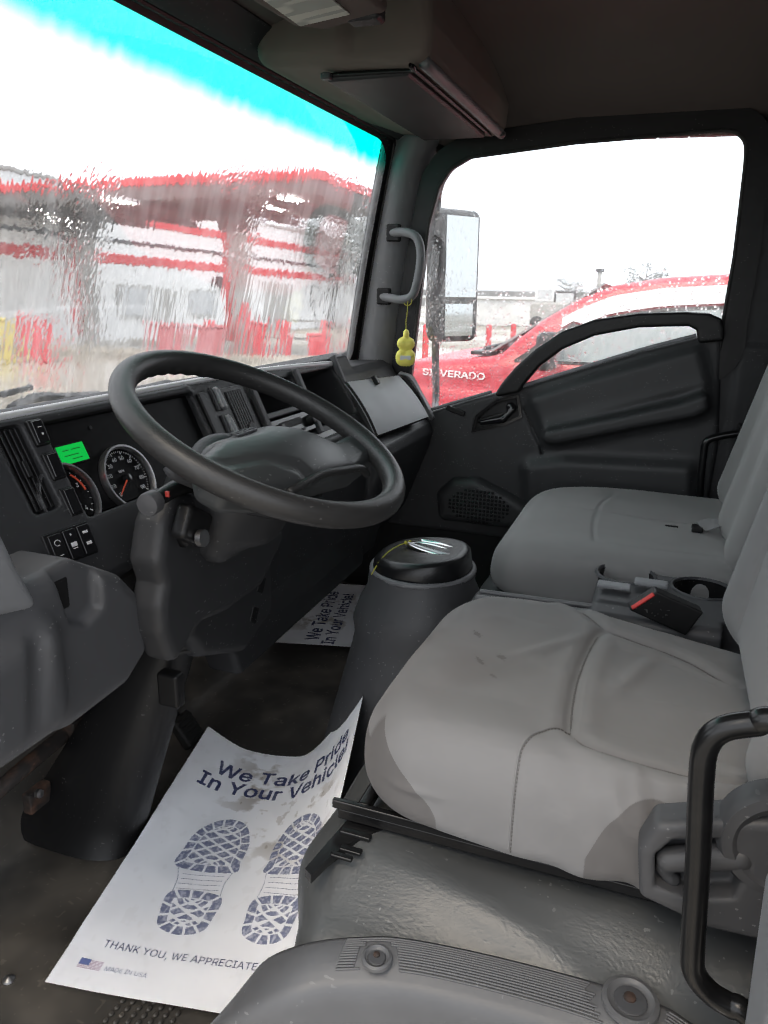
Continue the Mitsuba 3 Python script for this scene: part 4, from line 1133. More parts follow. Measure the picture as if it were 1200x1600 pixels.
# ---------------------------------------------------------------- pedestal in front of the console
ped = thing('floor_pedestal', 'grey pedestal with a black dished cap on the cab floor', 'pedestal')
pc = V((-0.063, 0.397, 1.345)) + 0.098 * V(0.83, 0.53, 0) + V(0.008, -0.022, 0)
an = np.linspace(0, 2 * np.pi, 64, endpoint=False)
rings = []
for t in np.linspace(0, 1, 14):
    a = np.linspace(0, 2 * np.pi, 48, endpoint=False)
    q = 2.5
    rx = 0.108 + 0.118 * (1 - t) ** 1.0 + 0.004 * (t > 0.95)
    ry = 0.102 + 0.08 * (1 - t) ** 1.1 + 0.004 * (t > 0.95)
    bulge = 0.016 * math.exp(-((t - 0.80) / 0.07) ** 2)
    x = np.sign(np.cos(a)) * np.abs(np.cos(a)) ** (2 / q) * (rx + bulge)
    y = np.sign(np.sin(a)) * np.abs(np.sin(a)) ** (2 / q) * (ry + bulge)
    rings.append(V(pc[0], pc[1] + 0.02 * (1 - t), 0.92 + (pc[2] - 0.92) * t) + np.stack([x, y, 0 * x], 1))
add(ped, loft(rings), 'plastic_grey', 50, 'base')
rings = []
for z, k in ((-0.012, 0.90), (0.0, 0.955), (0.008, 0.965), (0.020, 0.945), (0.028, 0.915), (0.033, 0.87), (0.0355, 0.82), (0.036, 0.74), (0.0345, 0.70), (0.034, 0.3)):
    x = np.sign(np.cos(an)) * np.abs(np.cos(an)) ** 0.86 * 0.110 * k
    y = np.sign(np.sin(an)) * np.abs(np.sin(an)) ** 0.86 * 0.104 * k
    rings.append(pc + V(0, 0, z) + np.stack([x, y, -0.10 * (y - 0.02) * (z > 0.02) + 0 * x], 1))
add(ped, loft(rings), 'cap_black', 40, 'cap')
sa, sb = V((0.003, 0.439, 1.390)), V((-0.040, 0.328, 1.390))
sd = unit(sb - sa)
slot = Frame(pc + V(0.010, -0.014, 0.0350), sd, (-sd[1], sd[0], 0), (0, 0, 1))
a = np.linspace(0, 2 * np.pi, 48, endpoint=False)
loop = [slot.w(0.060 * math.cos(t), 0.021 * math.sin(t), 0.002) for t in a]
add(ped, slot.box((0, 0.0, 0.0), (0.054, 0.015, 0.003), 0.0025), 'plastic_black', 35, 'slot')
add(ped, tube([slot.w(-0.054, -0.009, 0.003), slot.w(0, -0.013, 0.004), slot.w(0.054, -0.009, 0.003)], 0.005, 8), 'steel', True, 'slot_bar')
add(ped, tube(cr([slot.w(-0.052, 0.028, 0.0015), slot.w(0, 0.037, 0.0015), slot.w(0.054, 0.025, 0.0015), slot.w(0.068, 0.002, 0.0015)], 8), 0.0055, 10), 'chrome', True, 'top_trim')
add(ped, tube(loop, 0.0038, 10, True), 'chrome', True, 'slot_trim')
add(ped, tube([pc + V(0.1115 * math.cos(t), 0.105 * math.sin(t), 0.0) for t in a], 0.006, 10, True), 'plastic_pale', True, 'collar')
yc = thing('trailing_cord', 'thin yellow cord lying over the black cap of the pedestal', 'cord')
cordp = cr([(0.062, 0.469, 1.384), (0.025, 0.482, 1.384), (-0.016, 0.490, 1.382), (-0.039, 0.497, 1.372), (-0.051, 0.503, 1.360), (-0.063, 0.508, 1.347)], 8)
add(yc, tube(cordp, 0.0012, 6), 'yellow_cord', True, 'strand')
add(yc, nets(smin(0.003, s_ell(V((0.059, 0.468, 1.385)), (0.005, 0.003, 0.003)), s_ell(V((0.048, 0.473, 1.385)), (0.003, 0.004, 0.004))), V((0.059, 0.468, 1.385)) - 0.02, V((0.059, 0.468, 1.385)) + 0.02, 0.0012), 'yellow_cord', True, 'knot')

# ---------------------------------------------------------------- paper floor mats
def paper(name, label, cross_top, cross_bot, TL, BL, width, length, wr, top_shift):
    """Sheet of paper: cross sections (distance across, height) at its top and foot; local u across, v up."""
    Ld = unit((V(TL) - V(BL)) * V(1, 1, 0))
    Wd = V(Ld[1], -Ld[0], 0)

    def cross(c):
        c = np.asarray(c, float)
        q = cr(c, 10)
        s = np.concatenate([[0], np.cumsum(np.linalg.norm(np.diff(q, axis=0), axis=1))])
        return q, s
    qt, st = cross(cross_top)
    qb, sb = cross(cross_bot)

    def at(u, v):
        u, v = np.asarray(u, float), np.asarray(v, float)
        t = v / length
        a = np.stack([np.interp(u, st, qt[:, k]) for k in (0, 1)], -1)
        b = np.stack([np.interp(u, sb, qb[:, k]) for k in (0, 1)], -1)
        e = np.clip(t, 0, 1)[..., None] ** 1.3
        c = b * (1 - e) + a * e
        base = V(BL) * V(1, 1, 0) + (V(TL) - V(BL)) * V(1, 1, 0) * t[..., None]
        z = c[..., 1] + wr * (meshkit.fbm(np.stack([u * 14, v * 9, 0 * u + 2.5], -1), 3) - 0.5) * np.clip(np.minimum(v, length - v) * 14, 0.15, 1)
        p = base + Wd * c[..., :1]
        p[..., 2] = z
        return p
    k = thing(name, label, 'floor mat', 'paper floor mats')
    uu, vv = np.meshgrid(np.linspace(0, width, 70), np.linspace(0, length, 90), indexing='ij')
    g = at(uu, vv)
    m = grid(g)
    if m.face_normals[:, 2].mean() < 0:
        m.faces = m.faces[:, ::-1]
    add(k, m, 'paper', True, 'sheet', uv=np.stack([uu.ravel(), vv.ravel()], 1))
    return k, at


def printed(k, at, shapes, mat, part, lift=0.0007, **kw):
    """Flat print: shapely polygons in (u, v) laid on the paper."""
    ms = []
    for s in shapes:
        for g in getattr(s, 'geoms', [s]):
            if g.geom_type != 'Polygon' or g.area < 1e-8:
                continue
            v, f = trimesh.creation.triangulate_polygon(g, engine='earcut')
            m = trimesh.Trimesh(np.column_stack([v, np.zeros(len(v))]), f)
            vv, ff = trimesh.remesh.subdivide_to_size(m.vertices, m.faces, 0.012, max_iter=12)
            ms.append(trimesh.Trimesh(vv, ff, process=False))
    m = cat(ms)
    u, v = m.vertices[:, 0], m.vertices[:, 1]
    e = 1e-3
    p = at(u, v)
    n = np.cross(at(u + e, v) - p, at(u, v + e) - p)
    n /= np.linalg.norm(n, axis=1, keepdims=True) + 1e-12
    n *= np.sign(n[:, 2:3] + 1e-9)
    m.vertices = p + n * lift
    return add(k, m, mat, False, part, **kw)


def text_poly(t, h, bold=False):
    m = meshkit.text_mesh(t, h, 0.001, bold)
    up = m.face_normals[:, 2] > 0.9
    return unary_union([Polygon(m.vertices[f][:, :2]).buffer(1e-5) for f in m.faces[up]])


def fit(s, u0, v0, wd, slant=0.0):
    """Text polygon moved to (u0, v0) and scaled to the width wd, baseline slanted."""
    x0, y0, x1, y1 = s.bounds
    s = affinity.translate(s, -x0, 0)
    s = affinity.scale(s, wd / (x1 - x0), wd / (x1 - x0), origin=(0, 0))
    return affinity.translate(s, u0, v0)


def sole():
    """Boot print: treads clipped to a sole outline 0.1 wide, 0.26 long, heel at the origin."""
    out = []
    fore = Polygon(cr([(-0.052, 0.125), (-0.056, 0.165), (-0.046, 0.21), (-0.018, 0.243), (0.016, 0.25), (0.042, 0.232), (0.056, 0.19), (0.053, 0.15), (0.046, 0.125)], 6, True))
    heel = Polygon(cr([(-0.040, 0.075), (-0.044, 0.03), (-0.034, 0.006), (0.0, -0.004), (0.034, 0.006), (0.043, 0.03), (0.041, 0.075)], 6, True))

    def treads(shape, c, n):
        inner = shape.buffer(-0.017)
        gaps = unary_union([LineString([c, (c[0] + 0.2 * math.cos(a), c[1] + 0.2 * math.sin(a))]).buffer(0.0021) for a in np.linspace(0.2, 0.2 + 2 * math.pi, n, endpoint=False)])
        rim = shape.difference(inner.buffer(0.0022)).difference(gaps)
        x0, y0, x1, y1 = inner.bounds
        lines = []
        for k in range(-6, 7):
            lines.append(LineString([(c[0] - 0.1, c[1] + 0.021 * k - 0.06), (c[0] + 0.1, c[1] + 0.021 * k + 0.06)]).buffer(0.0022))
            lines.append(LineString([(c[0] - 0.1, c[1] + 0.021 * k + 0.06), (c[0] + 0.1, c[1] + 0.021 * k - 0.06)]).buffer(0.0022))
        arcs = unary_union([Point(c[0], y0 - 0.01).buffer(r, 32).difference(Point(c[0], y0 - 0.01).buffer(r - 0.003, 32)) for r in (0.022, 0.034)] + [Point(c[0], y1 + 0.008).buffer(r, 32).difference(Point(c[0], y1 + 0.008).buffer(r - 0.003, 32)) for r in (0.020, 0.031)])
        core = inner.difference(unary_union(lines)).difference(arcs)
        return [g for x in (rim, core) for g in getattr(x, 'geoms', [x]) if g.area > 8e-6]
    out += treads(fore, (0.0, 0.185), 17)
    out += treads(heel, (0.0, 0.037), 12)
    for i in range(4):
        y = 0.084 + 0.010 * i
        out.append(LineString([(-0.036, y - 0.003), (0.034, y + 0.002)]).buffer(0.0005))
    out.append(LineString(cr([(-0.040, 0.075), (-0.041, 0.1), (-0.050, 0.125)], 5)).buffer(0.0005))
    out.append(LineString(cr([(0.041, 0.075), (0.040, 0.1), (0.046, 0.125)], 5)).buffer(0.0005))
    return out


TLp, BLp = (-0.171, 0.840, 0.985), (-0.764, 0.729, 0.945)
mat1, at1 = paper('paper_floor_mat', 'dirty white paper floor mat with two blue boot prints in the driver footwell', [(0, 0.985), (0.064, 0.946), (0.106, 0.935), (0.164, 0.933), (0.221, 0.945), (0.277, 1.011), (0.318, 1.077), (0.351, 1.132), (0.368, 1.16)],
                  [(0, 0.946), (0.10, 0.944), (0.20, 0.945), (0.28, 0.946), (0.335, 0.955), (0.36, 0.99), (0.372, 1.04), (0.38, 1.09)], TLp, BLp, 0.452, 0.603, 0.006, 0)
LEN = 0.603
printed(mat1, at1, [fit(text_poly('We Take Pride', 0.03, True), 0.062, LEN - 0.103, 0.345)], 'printed_navy', 'lettering')
printed(mat1, at1, [fit(text_poly('In Your Vehicle!', 0.03, True), 0.040, LEN - 0.150, 0.375)], 'printed_navy', 'lettering')
printed(mat1, at1, [fit(text_poly('THANK YOU, WE APPRECIATE YOU!', 0.016), 0.050, 0.070, 0.287)], 'printed_navy', 'lettering')
printed(mat1, at1, [fit(text_poly('MADE IN USA', 0.008), 0.072, 0.034, 0.065)], 'printed_tread', 'lettering')
for u0, rot in ((0.150, 3.0), (0.285, -5.0)):
    s = [affinity.translate(affinity.rotate(affinity.scale(g, -1 if rot < 0 else 1, 1.06, origin=(0, 0)), rot, origin=(0, 0)), u0, 0.118) for g in sole()]
    printed(mat1, at1, s, 'printed_tread', 'boot_print')
printed(mat1, at1, [sbox(0.030, 0.037, 0.046, 0.047)], 'printed_blue', 'flag_canton', 0.0009)
printed(mat1, at1, [sbox(0.030, 0.0315 + 0.0022 * i, 0.066, 0.0329 + 0.0022 * i) for i in range(7)], 'printed_red', 'flag_stripes')
mat2, at2 = paper('paper_floor_mat', 'shadowed white paper floor mat far under the dashboard on the passenger side', [(0, 0.946), (0.12, 0.944), (0.3, 0.945), (0.47, 0.945)], [(0, 0.946), (0.15, 0.944), (0.3, 0.945), (0.47, 0.945)], (0.305, 0.965, 0.945), (0.453, 0.368, 0.945), 0.46, 0.615, 0.004, 0)


def place2(s, a, b):
    """Text from floor point a to b, as (u, v) on the second sheet."""
    Ld = unit(V(0.305, 0.965, 0) - V(0.453, 0.368, 0))
    Wd = V(Ld[1], -Ld[0], 0)
    la, lb = [((V(q) - V(0.453, 0.368, 0)) * V(1, 1, 0)) for q in (a, b)]
    ua, va, ub, vb = la @ Wd, la @ Ld, lb @ Wd, lb @ Ld
    x0, y0, x1, y1 = s.bounds
    s = affinity.translate(s, -x0, 0)
    k = math.hypot(ub - ua, vb - va) / (x1 - x0)
    s = affinity.rotate(affinity.scale(s, k, k, origin=(0, 0)), math.degrees(math.atan2(vb - va, ub - ua)), origin=(0, 0))
    return affinity.translate(s, ua, va)


printed(mat2, at2, [place2(text_poly('We Take Pride', 0.03, True), (0.368, 0.831, 0.945), (0.717, 0.918, 0.945))], 'printed_navy', 'lettering')
printed(mat2, at2, [place2(text_poly('In Your Vehicle!', 0.03, True), (0.359, 0.780, 0.945), (0.715, 0.865, 0.945))], 'printed_navy', 'lettering')

# ---------------------------------------------------------------- passenger door
door = thing('passenger_door', 'dark grey passenger door with an arched pull and a rain specked window', 'truck door')
YZ = lambda *q: [(p[1], p[2]) for p in q]
win = YZ((0.860, 0.751, 1.515), (0.860, 0.718, 1.866), (0.860, 0.695, 2.082), (0.860, 0.668, 2.182), (0.860, 0.636, 2.228), (0.860, 0.580, 2.257), (0.860, 0.292, 2.282), (0.860, -0.068, 2.295), (0.860, -0.107, 2.288), (0.860, -0.129, 2.264), (0.860, -0.133, 2.208), (0.860, -0.138, 1.995), (0.860, -0.133, 1.839), (0.860, -0.136, 1.734), (0.860, 0.388, 1.560), (0.860, 0.669, 1.460))
wp = Polygon(win).buffer(-0.055, 16).buffer(0.055, 16).buffer(0.02, 16).buffer(-0.02, 16)
outer = wp.buffer(0.055).union(wp.buffer(0.03))
frame = outer.difference(wp).intersection(sbox(-0.21, 1.45, 0.80, 2.34))
fm = []
for g in getattr(frame, 'geoms', [frame]):
    m = trimesh.creation.extrude_polygon(g, 0.05, engine='earcut')
    fm.append(m)
fm = cat(fm)
fm.vertices = np.column_stack([fm.vertices[:, 2] + 0.838, fm.vertices[:, 0], fm.vertices[:, 1]])
add(door, fm, 'plastic_black', 30, 'window_frame')
wpts = np.array(wp.buffer(-0.004).exterior.coords)
add(door, tube(np.column_stack([np.full(len(wpts), 0.842), wpts]), 0.005, 8), 'rubber', 40, 'window_seal')
gw = wp.buffer(0.012)
m = trimesh.creation.triangulate_polygon(gw, engine='earcut')
gl = trimesh.Trimesh(np.column_stack([np.full(len(m[0]), 0.868), m[0]]), m[1], process=False)
glk = add(door, gl, 'glass_wet', False, 'window_glass')
# rain drops: small caps of water on the outside of the pane
rng = np.random.default_rng(5)
cap_v, cap_f = [], []
base = trimesh.creation.icosphere(subdivisions=1)
xs0, ys0, xs1, ys1 = wp.bounds
cnt = 0
caps = []
for _ in range(9000):
    y, z = rng.uniform(xs0, xs1), rng.uniform(ys0, ys1)
    if not wp.contains(Point(y, z)):
        continue
    r = 0.0008 + 0.0024 * rng.random() ** 3
    if z > 1.95 and rng.random() < 0.6:
        continue
    v = base.vertices * V(0.35, 1.0, 1.15 + 0.6 * rng.random()) * r
    v[:, 0] = np.maximum(v[:, 0], -0.02 * r)
    caps.append(trimesh.Trimesh(v + V(0.8686, y, z), base.faces, process=False))
add(door, cat(caps), 'water', True, 'rain_drop', kind='stuff')
# trim panel
pan = YZ((0.850, 0.821, 1.491), (0.850, 0.669, 1.536), (0.850, 0.534, 1.586), (0.850, 0.391, 1.629), (0.850, 0.239, 1.685), (0.850, 0.071, 1.746), (0.850, -0.071, 1.790), (0.850, -0.130, 1.802))
pan = pan + [(-0.160, 1.5), (-0.15, 1.16), (0.35, 1.16), (0.80, 1.16), (0.80, 1.5)]
panel = s_ext(pan, XF, 0.835, 0.90, 0.012)
arm = s_ext(YZ((0.800, 0.316, 1.480), (0.800, 0.305, 1.515), (0.800, 0.118, 1.569), (0.800, -0.043, 1.619), (0.800, -0.113, 1.651), (0.800, -0.122, 1.604), (0.800, -0.088, 1.581), (0.800, 0.080, 1.533), (0.800, 0.273, 1.476)), XF, 0.785, 0.86, 0.016)
upper = s_ext(YZ((0.820, 0.355, 1.596), (0.820, 0.224, 1.650), (0.820, -0.075, 1.755), (0.820, -0.108, 1.669), (0.820, 0.122, 1.588), (0.820, 0.313, 1.518)), XF, 0.822, 0.86, 0.012)
lowp = s_ext([(0.33, 1.22), (0.36, 1.40), (0.25, 1.425), (-0.10, 1.44), (-0.12, 1.20)], XF, 0.815, 0.86, 0.018)
dsk = cut(0.006, smin(0.04, panel, arm, upper, lowp), s_ext(YZ((0.840, 0.530, 1.491), (0.840, 0.518, 1.534), (0.840, 0.463, 1.581), (0.840, 0.404, 1.600), (0.840, 0.389, 1.548), (0.840, 0.430, 1.522)), XF, 0.78, 0.862, 0.008), s_path([(0.842, 0.320, 1.453), (0.840, 0.287, 1.339), (0.840, 0.296, 1.258)], 0.004), s_path([(0.835, 0.378, 1.564), (0.838, 0.318, 1.454)], 0.004))
add(door, nets(dsk, (0.74, -0.20, 1.13), (0.91, 0.84, 1.86), 0.0055), 'plastic_door', True, 'trim_panel')
arch = YZ((0.820, 0.465, 1.598), (0.820, 0.441, 1.641), (0.820, 0.406, 1.687), (0.820, 0.351, 1.742), (0.820, 0.280, 1.794), (0.820, 0.196, 1.828), (0.820, 0.081, 1.848), (0.820, -0.031, 1.854), (0.820, -0.091, 1.852), (0.820, -0.122, 1.839), (0.820, -0.131, 1.816), (0.820, -0.135, 1.784), (0.820, -0.074, 1.775), (0.820, -0.065, 1.808), (0.820, -0.045, 1.818), (0.820, 0.077, 1.811), (0.820, 0.192, 1.785), (0.820, 0.276, 1.745), (0.820, 0.335, 1.696), (0.820, 0.377, 1.641), (0.820, 0.390, 1.618))
add(door, nets(s_ext(arch, XF, 0.795, 0.842, 0.008), (0.77, -0.20, 1.5), (0.87, 0.52, 1.92), 0.0038), 'plastic_black', True, 'pull_arch')
add(door, tube(cr([(0.830, 0.386, 1.634), (0.830, 0.237, 1.689), (0.830, 0.071, 1.750), (0.830, -0.067, 1.794)], 8), 0.0055, 10), 'plastic_light', True, 'sill_strip')
add(door, tube(cr([(0.830, 0.659, 1.546), (0.830, 0.568, 1.579), (0.830, 0.476, 1.611)], 8), 0.005, 10), 'plastic_pale', True, 'sill_strip')
hb = YZ((0.835, 0.531, 1.485), (0.835, 0.518, 1.539), (0.835, 0.460, 1.589), (0.835, 0.393, 1.609), (0.835, 0.379, 1.542), (0.835, 0.428, 1.515))
ring_ = Polygon(hb).difference(Polygon(hb).buffer(-0.008))
m = trimesh.creation.extrude_polygon(ring_, 0.012, engine='earcut')
m.vertices = np.column_stack([m.vertices[:, 2] + 0.826, m.vertices[:, 0], m.vertices[:, 1]])
hk = add(door, m, 'black_gloss', 30, 'handle_bezel')
add(hk, nets(smin(0.006, s_cap((0.838, 0.503, 1.516), (0.828, 0.438, 1.532), 0.007, 0.010), s_cap((0.828, 0.438, 1.532), (0.832, 0.408, 1.563), 0.010, 0.008), s_ell((0.835, 0.416, 1.569), (0.008, 0.014, 0.014))), V(0.80, 0.3, 1.42), V(0.87, 0.52, 1.64), 0.003), 'black_gloss', True, 'release_lever')
add(door, hullbox((0.832, 0.583, 1.547), (0.005, 0.030, 0.008), 0.003, np.array([[1, 0, 0], [0, 0.96, 0.28], [0, -0.28, 0.96]]).T), 'plastic_black', 35, 'lock_slot')
# speaker grille low in the door
sc_ = V((0.828, 0.504, 1.191))
add(door, nets(s_ext([(0.30, 1.20), (0.30, 1.26), (0.40, 1.31), (0.50, 1.35), (0.58, 1.34), (0.63, 1.29), (0.62, 1.2)], XF, 0.80, 0.86, 0.028), (0.77, 0.25, 1.15), (0.88, 0.70, 1.4), 0.006), 'plastic_door', True, 'speaker_pod')
dots = []
for i in range(17):
    for j in range(10):
        y, z = 0.40 + 0.012 * i, 1.215 + 0.012 * j
        if ((y - 0.49) / 0.095) ** 2 + ((z - 1.265) / 0.055) ** 2 < 1:
            dots.append(cbox((0.799, y, z), (0.0015, 0.004, 0.004), 0.0012))
add(door, cat(dots), 'plastic_black', 30, 'grille_hole', kind='stuff')

# grab bars by the door posts
gb = thing('grab_bar', 'black bent tube grab bar in the right foreground beside the driver seat', 'grab bar')
pts = cr([V(-0.785, -0.25, 1.575), V((-0.775, -0.124, 1.571)), V((-0.770, -0.102, 1.562)), V((-0.770, -0.079, 1.551)), V((-0.770, -0.069, 1.533)), V((-0.770, -0.069, 1.501)), V((-0.770, -0.077, 1.414)), V((-0.770, -0.084, 1.323)), V((-0.770, -0.089, 1.296)), V((-0.770, -0.104, 1.279)), V((-0.772, -0.122, 1.273)), V((-0.775, -0.135, 1.273)), V(-0.79, -0.19, 1.25)], 12)
add(gb, tube(pts, 0.0108, 18), 'gloss_paint_black', True, 'bar')
add(gb, hullbox((-0.79, -0.19, 1.245), (0.02, 0.02, 0.006), 0.003), 'gloss_paint_black', 35, 'foot_plate')
add(gb, hullbox((-0.79, -0.25, 1.575), (0.02, 0.012, 0.03), 0.004), 'gloss_paint_black', 35, 'foot_plate')
gb2 = thing('grab_bar', 'small black grab bar by the passenger door behind the far seat', 'grab bar')
add(gb2, tube(cr([(0.790, -0.210, 1.550), (0.790, -0.157, 1.536), (0.790, -0.126, 1.519), (0.790, -0.123, 1.480), (0.790, -0.126, 1.395), (0.790, -0.138, 1.249)], 10), 0.0095, 14), 'gloss_paint_black', True, 'bar')
add(gb2, hullbox((0.800, -0.211, 1.549), (0.03, 0.012, 0.02), 0.004), 'gloss_paint_black', 35, 'foot_plate')

# pillar grip and the scent charm that hangs from it
gr = thing('pillar_grip', 'grey bent grip on the right windscreen pillar', 'grab handle')
add(gr, tube(cr([(0.800, 0.788, 2.054), (0.775, 0.741, 2.054), (0.760, 0.703, 2.042), (0.755, 0.687, 2.015), (0.755, 0.684, 1.975), (0.755, 0.692, 1.920), (0.760, 0.708, 1.881), (0.770, 0.742, 1.869), (0.785, 0.779, 1.872), (0.810, 0.821, 1.877)], 8), 0.0125, 14), 'plastic_pale', True, 'bar')
for p in ((0.800, 0.782, 2.054), (0.808, 0.812, 1.877)):
    add(gr, hullbox(p, (0.012, 0.02, 0.024), 0.005), 'plastic_black', 35, 'mount')
ch = thing('scent_charm', 'yellow soft scent charm hanging on a thread from the pillar grip', 'air freshener')
hx = V((0.750, 0.720, 1.731))
k0 = hx * V(1, 1, 0)


def charm(p):
    z = p[:, 2] - f32(hx[2])
    M = np.stack([FWD * V(1, 1, 0) / np.linalg.norm(FWD[:2]), np.cross(V(0, 0, 1), FWD * V(1, 1, 0) / np.linalg.norm(FWD[:2])), V(0, 0, 1)], 1)
    o = lambda a, b, ra, rb: s_ell(hx + M @ V(0, a, b), (0.011, ra, rb), M)
    return smin(0.007, o(0, 0.014, 0.024, 0.021), o(0.002, -0.026, 0.027, 0.021), o(0.008, -0.034, 0.018, 0.016), o(-0.008, -0.034, 0.018, 0.016), o(0, 0.043, 0.009, 0.013), o(0.012, 0.016, 0.013, 0.014), o(-0.012, 0.016, 0.013, 0.014), o(0.015, -0.016, 0.012, 0.012), o(-0.015, -0.016, 0.012, 0.012))(p)


add(ch, nets(charm, hx - 0.07, hx + 0.07, 0.0028), 'yellow_soft', True, 'body')
add(ch, tube([hx + V(0, 0, 0.05), hx + V(0.002, 0.002, 0.08), V((0.752, 0.719, 1.831)), V((0.755, 0.719, 1.867))], 0.0013, 6), 'yellow_cord', True, 'thread')
add(ch, tube([V((0.757, 0.720, 1.867)) + 0.014 * V(math.cos(t) * 0.3, math.cos(t), math.sin(t)) for t in np.linspace(0, 2 * np.pi, 16, endpoint=False)], 0.0013, 6, True), 'yellow_cord', True, 'loop')
HB = Frame(hx - FWD * V(1, 1, 0) * 0.0118, np.cross(FWD * V(1, 1, 0), V(0, 0, 1)), V(0, 0, 1), -FWD * V(1, 1, 0))
add(ch, HB.box((0, -0.025, 0), (0.016, 0.006, 0.0012), 0.001), 'dial_mark', 30, 'band')

# ---------------------------------------------------------------- overhead
ob = thing('overhead_locker', 'brown grey storage locker with a lid under the roof lining above the windscreen', 'overhead locker')
xa, xb = 0.085, 0.80
lock = s_ext([(0.475, 2.46), (0.462, 2.36), (0.468, 2.305), (0.50, 2.292), (0.66, 2.300), (0.76, 2.318), (0.80, 2.36), (0.80, 2.46)], XF, xa, xb, 0.022)
add(ob, nets(smin(0.02, lock, s_box((0.44, 0.72, 2.36), (0.37, 0.10, 0.05), 0.03)), (0.03, 0.40, 2.25), (0.86, 0.86, 2.50), 0.006), 'locker_cloth', True, 'shell')
lk = add(ob, hullbox((0.42, 0.595, 2.289), (0.315, 0.085, 0.008), 0.007), 'plastic_dark', 40, 'lid')
add(lk, tube(cr([(0.105, 0.68, 2.292), (0.105, 0.51, 2.288), (0.12, 0.498, 2.288), (0.74, 0.498, 2.288)], 6), 0.004, 8), 'plastic_black', True, 'gap')
add(lk, hullbox((0.10, 0.675, 2.289), (0.01, 0.01, 0.006), 0.004), 'plastic_grey', 35, 'hinge')
add(ob, tube(cr([(0.10, 0.478, 2.298), (0.4, 0.476, 2.296), (0.78, 0.478, 2.296)], 8), 0.012, 12), 'plastic_pale', True, 'lip')
add(ob, lathe([(0, 0), (0.006, 0), (0.006, 0.008), (0, 0.009)], (0.745, 0.468, 2.292), (0, -0.3, -1), 14), 'plastic_grey', 35, 'button')
sv = thing('sun_visor', 'folded sun visor with a pale printed sticker at the top edge of the view', 'sun visor')
vp = [(-0.84, 0.70), (-0.10, 0.66), (-0.055, 0.62), (-0.07, 0.50), (-0.80, 0.53)]
VF = Frame((0, -0.01, 2.392), (1, 0, 0), (0, 0.98, -0.10), (0, 0.10, 0.98))
add(sv, nets(s_ext(vp, VF, -0.012, 0.012, 0.010), (-0.9, 0.42, 2.2), (0.0, 0.78, 2.40), 0.006), 'headliner_cloth', True, 'panel')
add(sv, VF.box((-0.26, 0.60, -0.0135), (0.155, 0.045, 0.0012), 0.001), 'sticker', 30, 'sticker')
add(sv, hullbox(VF.w(-0.06, 0.545, 0.0), (0.02, 0.03, 0.016), 0.008), 'plastic_dark', 35, 'clip')

# ---------------------------------------------------------------- wing mirror and wipers
mr = thing('wing_mirror', 'tall black rain wet wing mirror outside the passenger window', 'wing mirror')
mc = V((1.200, 0.684, 1.942))
mn = unit(V(-0.55, -0.83, 0.02))
mx = unit(np.cross(V(0, 0, 1), mn))
MF = Frame(mc, mx, np.cross(mn, mx), mn)
shell = cut(0.004, smin(0.03, s_box(MF.w(-0.0, 0, -0.035), (0.102, 0.215, 0.03), 0.028, MF.M), s_box(MF.w(-0.015, 0, -0.055), (0.07, 0.18, 0.03), 0.028, MF.M)), s_box(MF.w(0.008, 0.0, 0.0), (0.074, 0.194, 0.008), 0.008, MF.M))
add(mr, nets(shell, mc - V(0.2, 0.2, 0.27), mc + V(0.2, 0.2, 0.27), 0.0045), 'wet_black', True, 'housing')
add(mr, MF.box((0.008, 0.062, -0.006), (0.071, 0.130, 0.003), 0.002), 'mirror', 30, 'upper_glass')
add(mr, MF.box((0.003, -0.142, -0.006), (0.064, 0.054, 0.003), 0.002), 'mirror', 30, 'lower_glass')
ar = V((1.200, 0.759, 1.667))
add(mr, tube(cr([MF.w(-0.06, -0.18, -0.05), V((1.220, 0.767, 1.665)), V((1.180, 0.748, 1.536)), V((1.050, 0.717, 1.498)), V(0.90, 0.70, 1.50)], 8), 0.013, 12), 'wet_black', True, 'arm')
add(mr, tube(cr([MF.w(-0.06, 0.18, -0.05), V((1.220, 0.778, 2.181)), V((1.150, 0.754, 2.210)), V(0.92, 0.66, 2.26)], 8), 0.013, 12), 'wet_black', True, 'arm')


def wiper(label, pts, blade):
    k = thing('windscreen_wiper', label, 'wiper')
    add(k, tube(cr(pts, 6), np.linspace(0.009, 0.005, 6 * (len(pts) - 1) + 1), 10), 'wet_black', True, 'arm')
    b = cr(blade, 8)
    add(k, thick(np.stack([b + V(0, 0.0, 0.0), b + V(0, -0.012, 0.012)]), V(0, 0.006, 0.006)), 'wet_black', 30, 'blade')
    add(k, tube(b + V(0, 0.008, 0.012), 0.005, 8), 'wet_black', True, 'bridge')
    return k


wiper('black wiper at the foot of the windscreen, left of the steering wheel', [(-0.55, 1.10, 1.66), (-0.42, 1.10, 1.70), (-0.30, 1.095, 1.715)], [(-0.375, 1.070, 1.676), (-0.296, 1.085, 1.687), (-0.226, 1.090, 1.678), (-0.127, 1.095, 1.670)])
wiper('black wiper at the right foot of the windscreen near the pillar', [(0.35, 1.13, 1.63), (0.5, 1.10, 1.668), (0.62, 1.06, 1.675)], [(0.694, 1.100, 1.644), (0.812, 1.070, 1.663), (0.922, 1.030, 1.672), (0.931, 0.970, 1.686)])


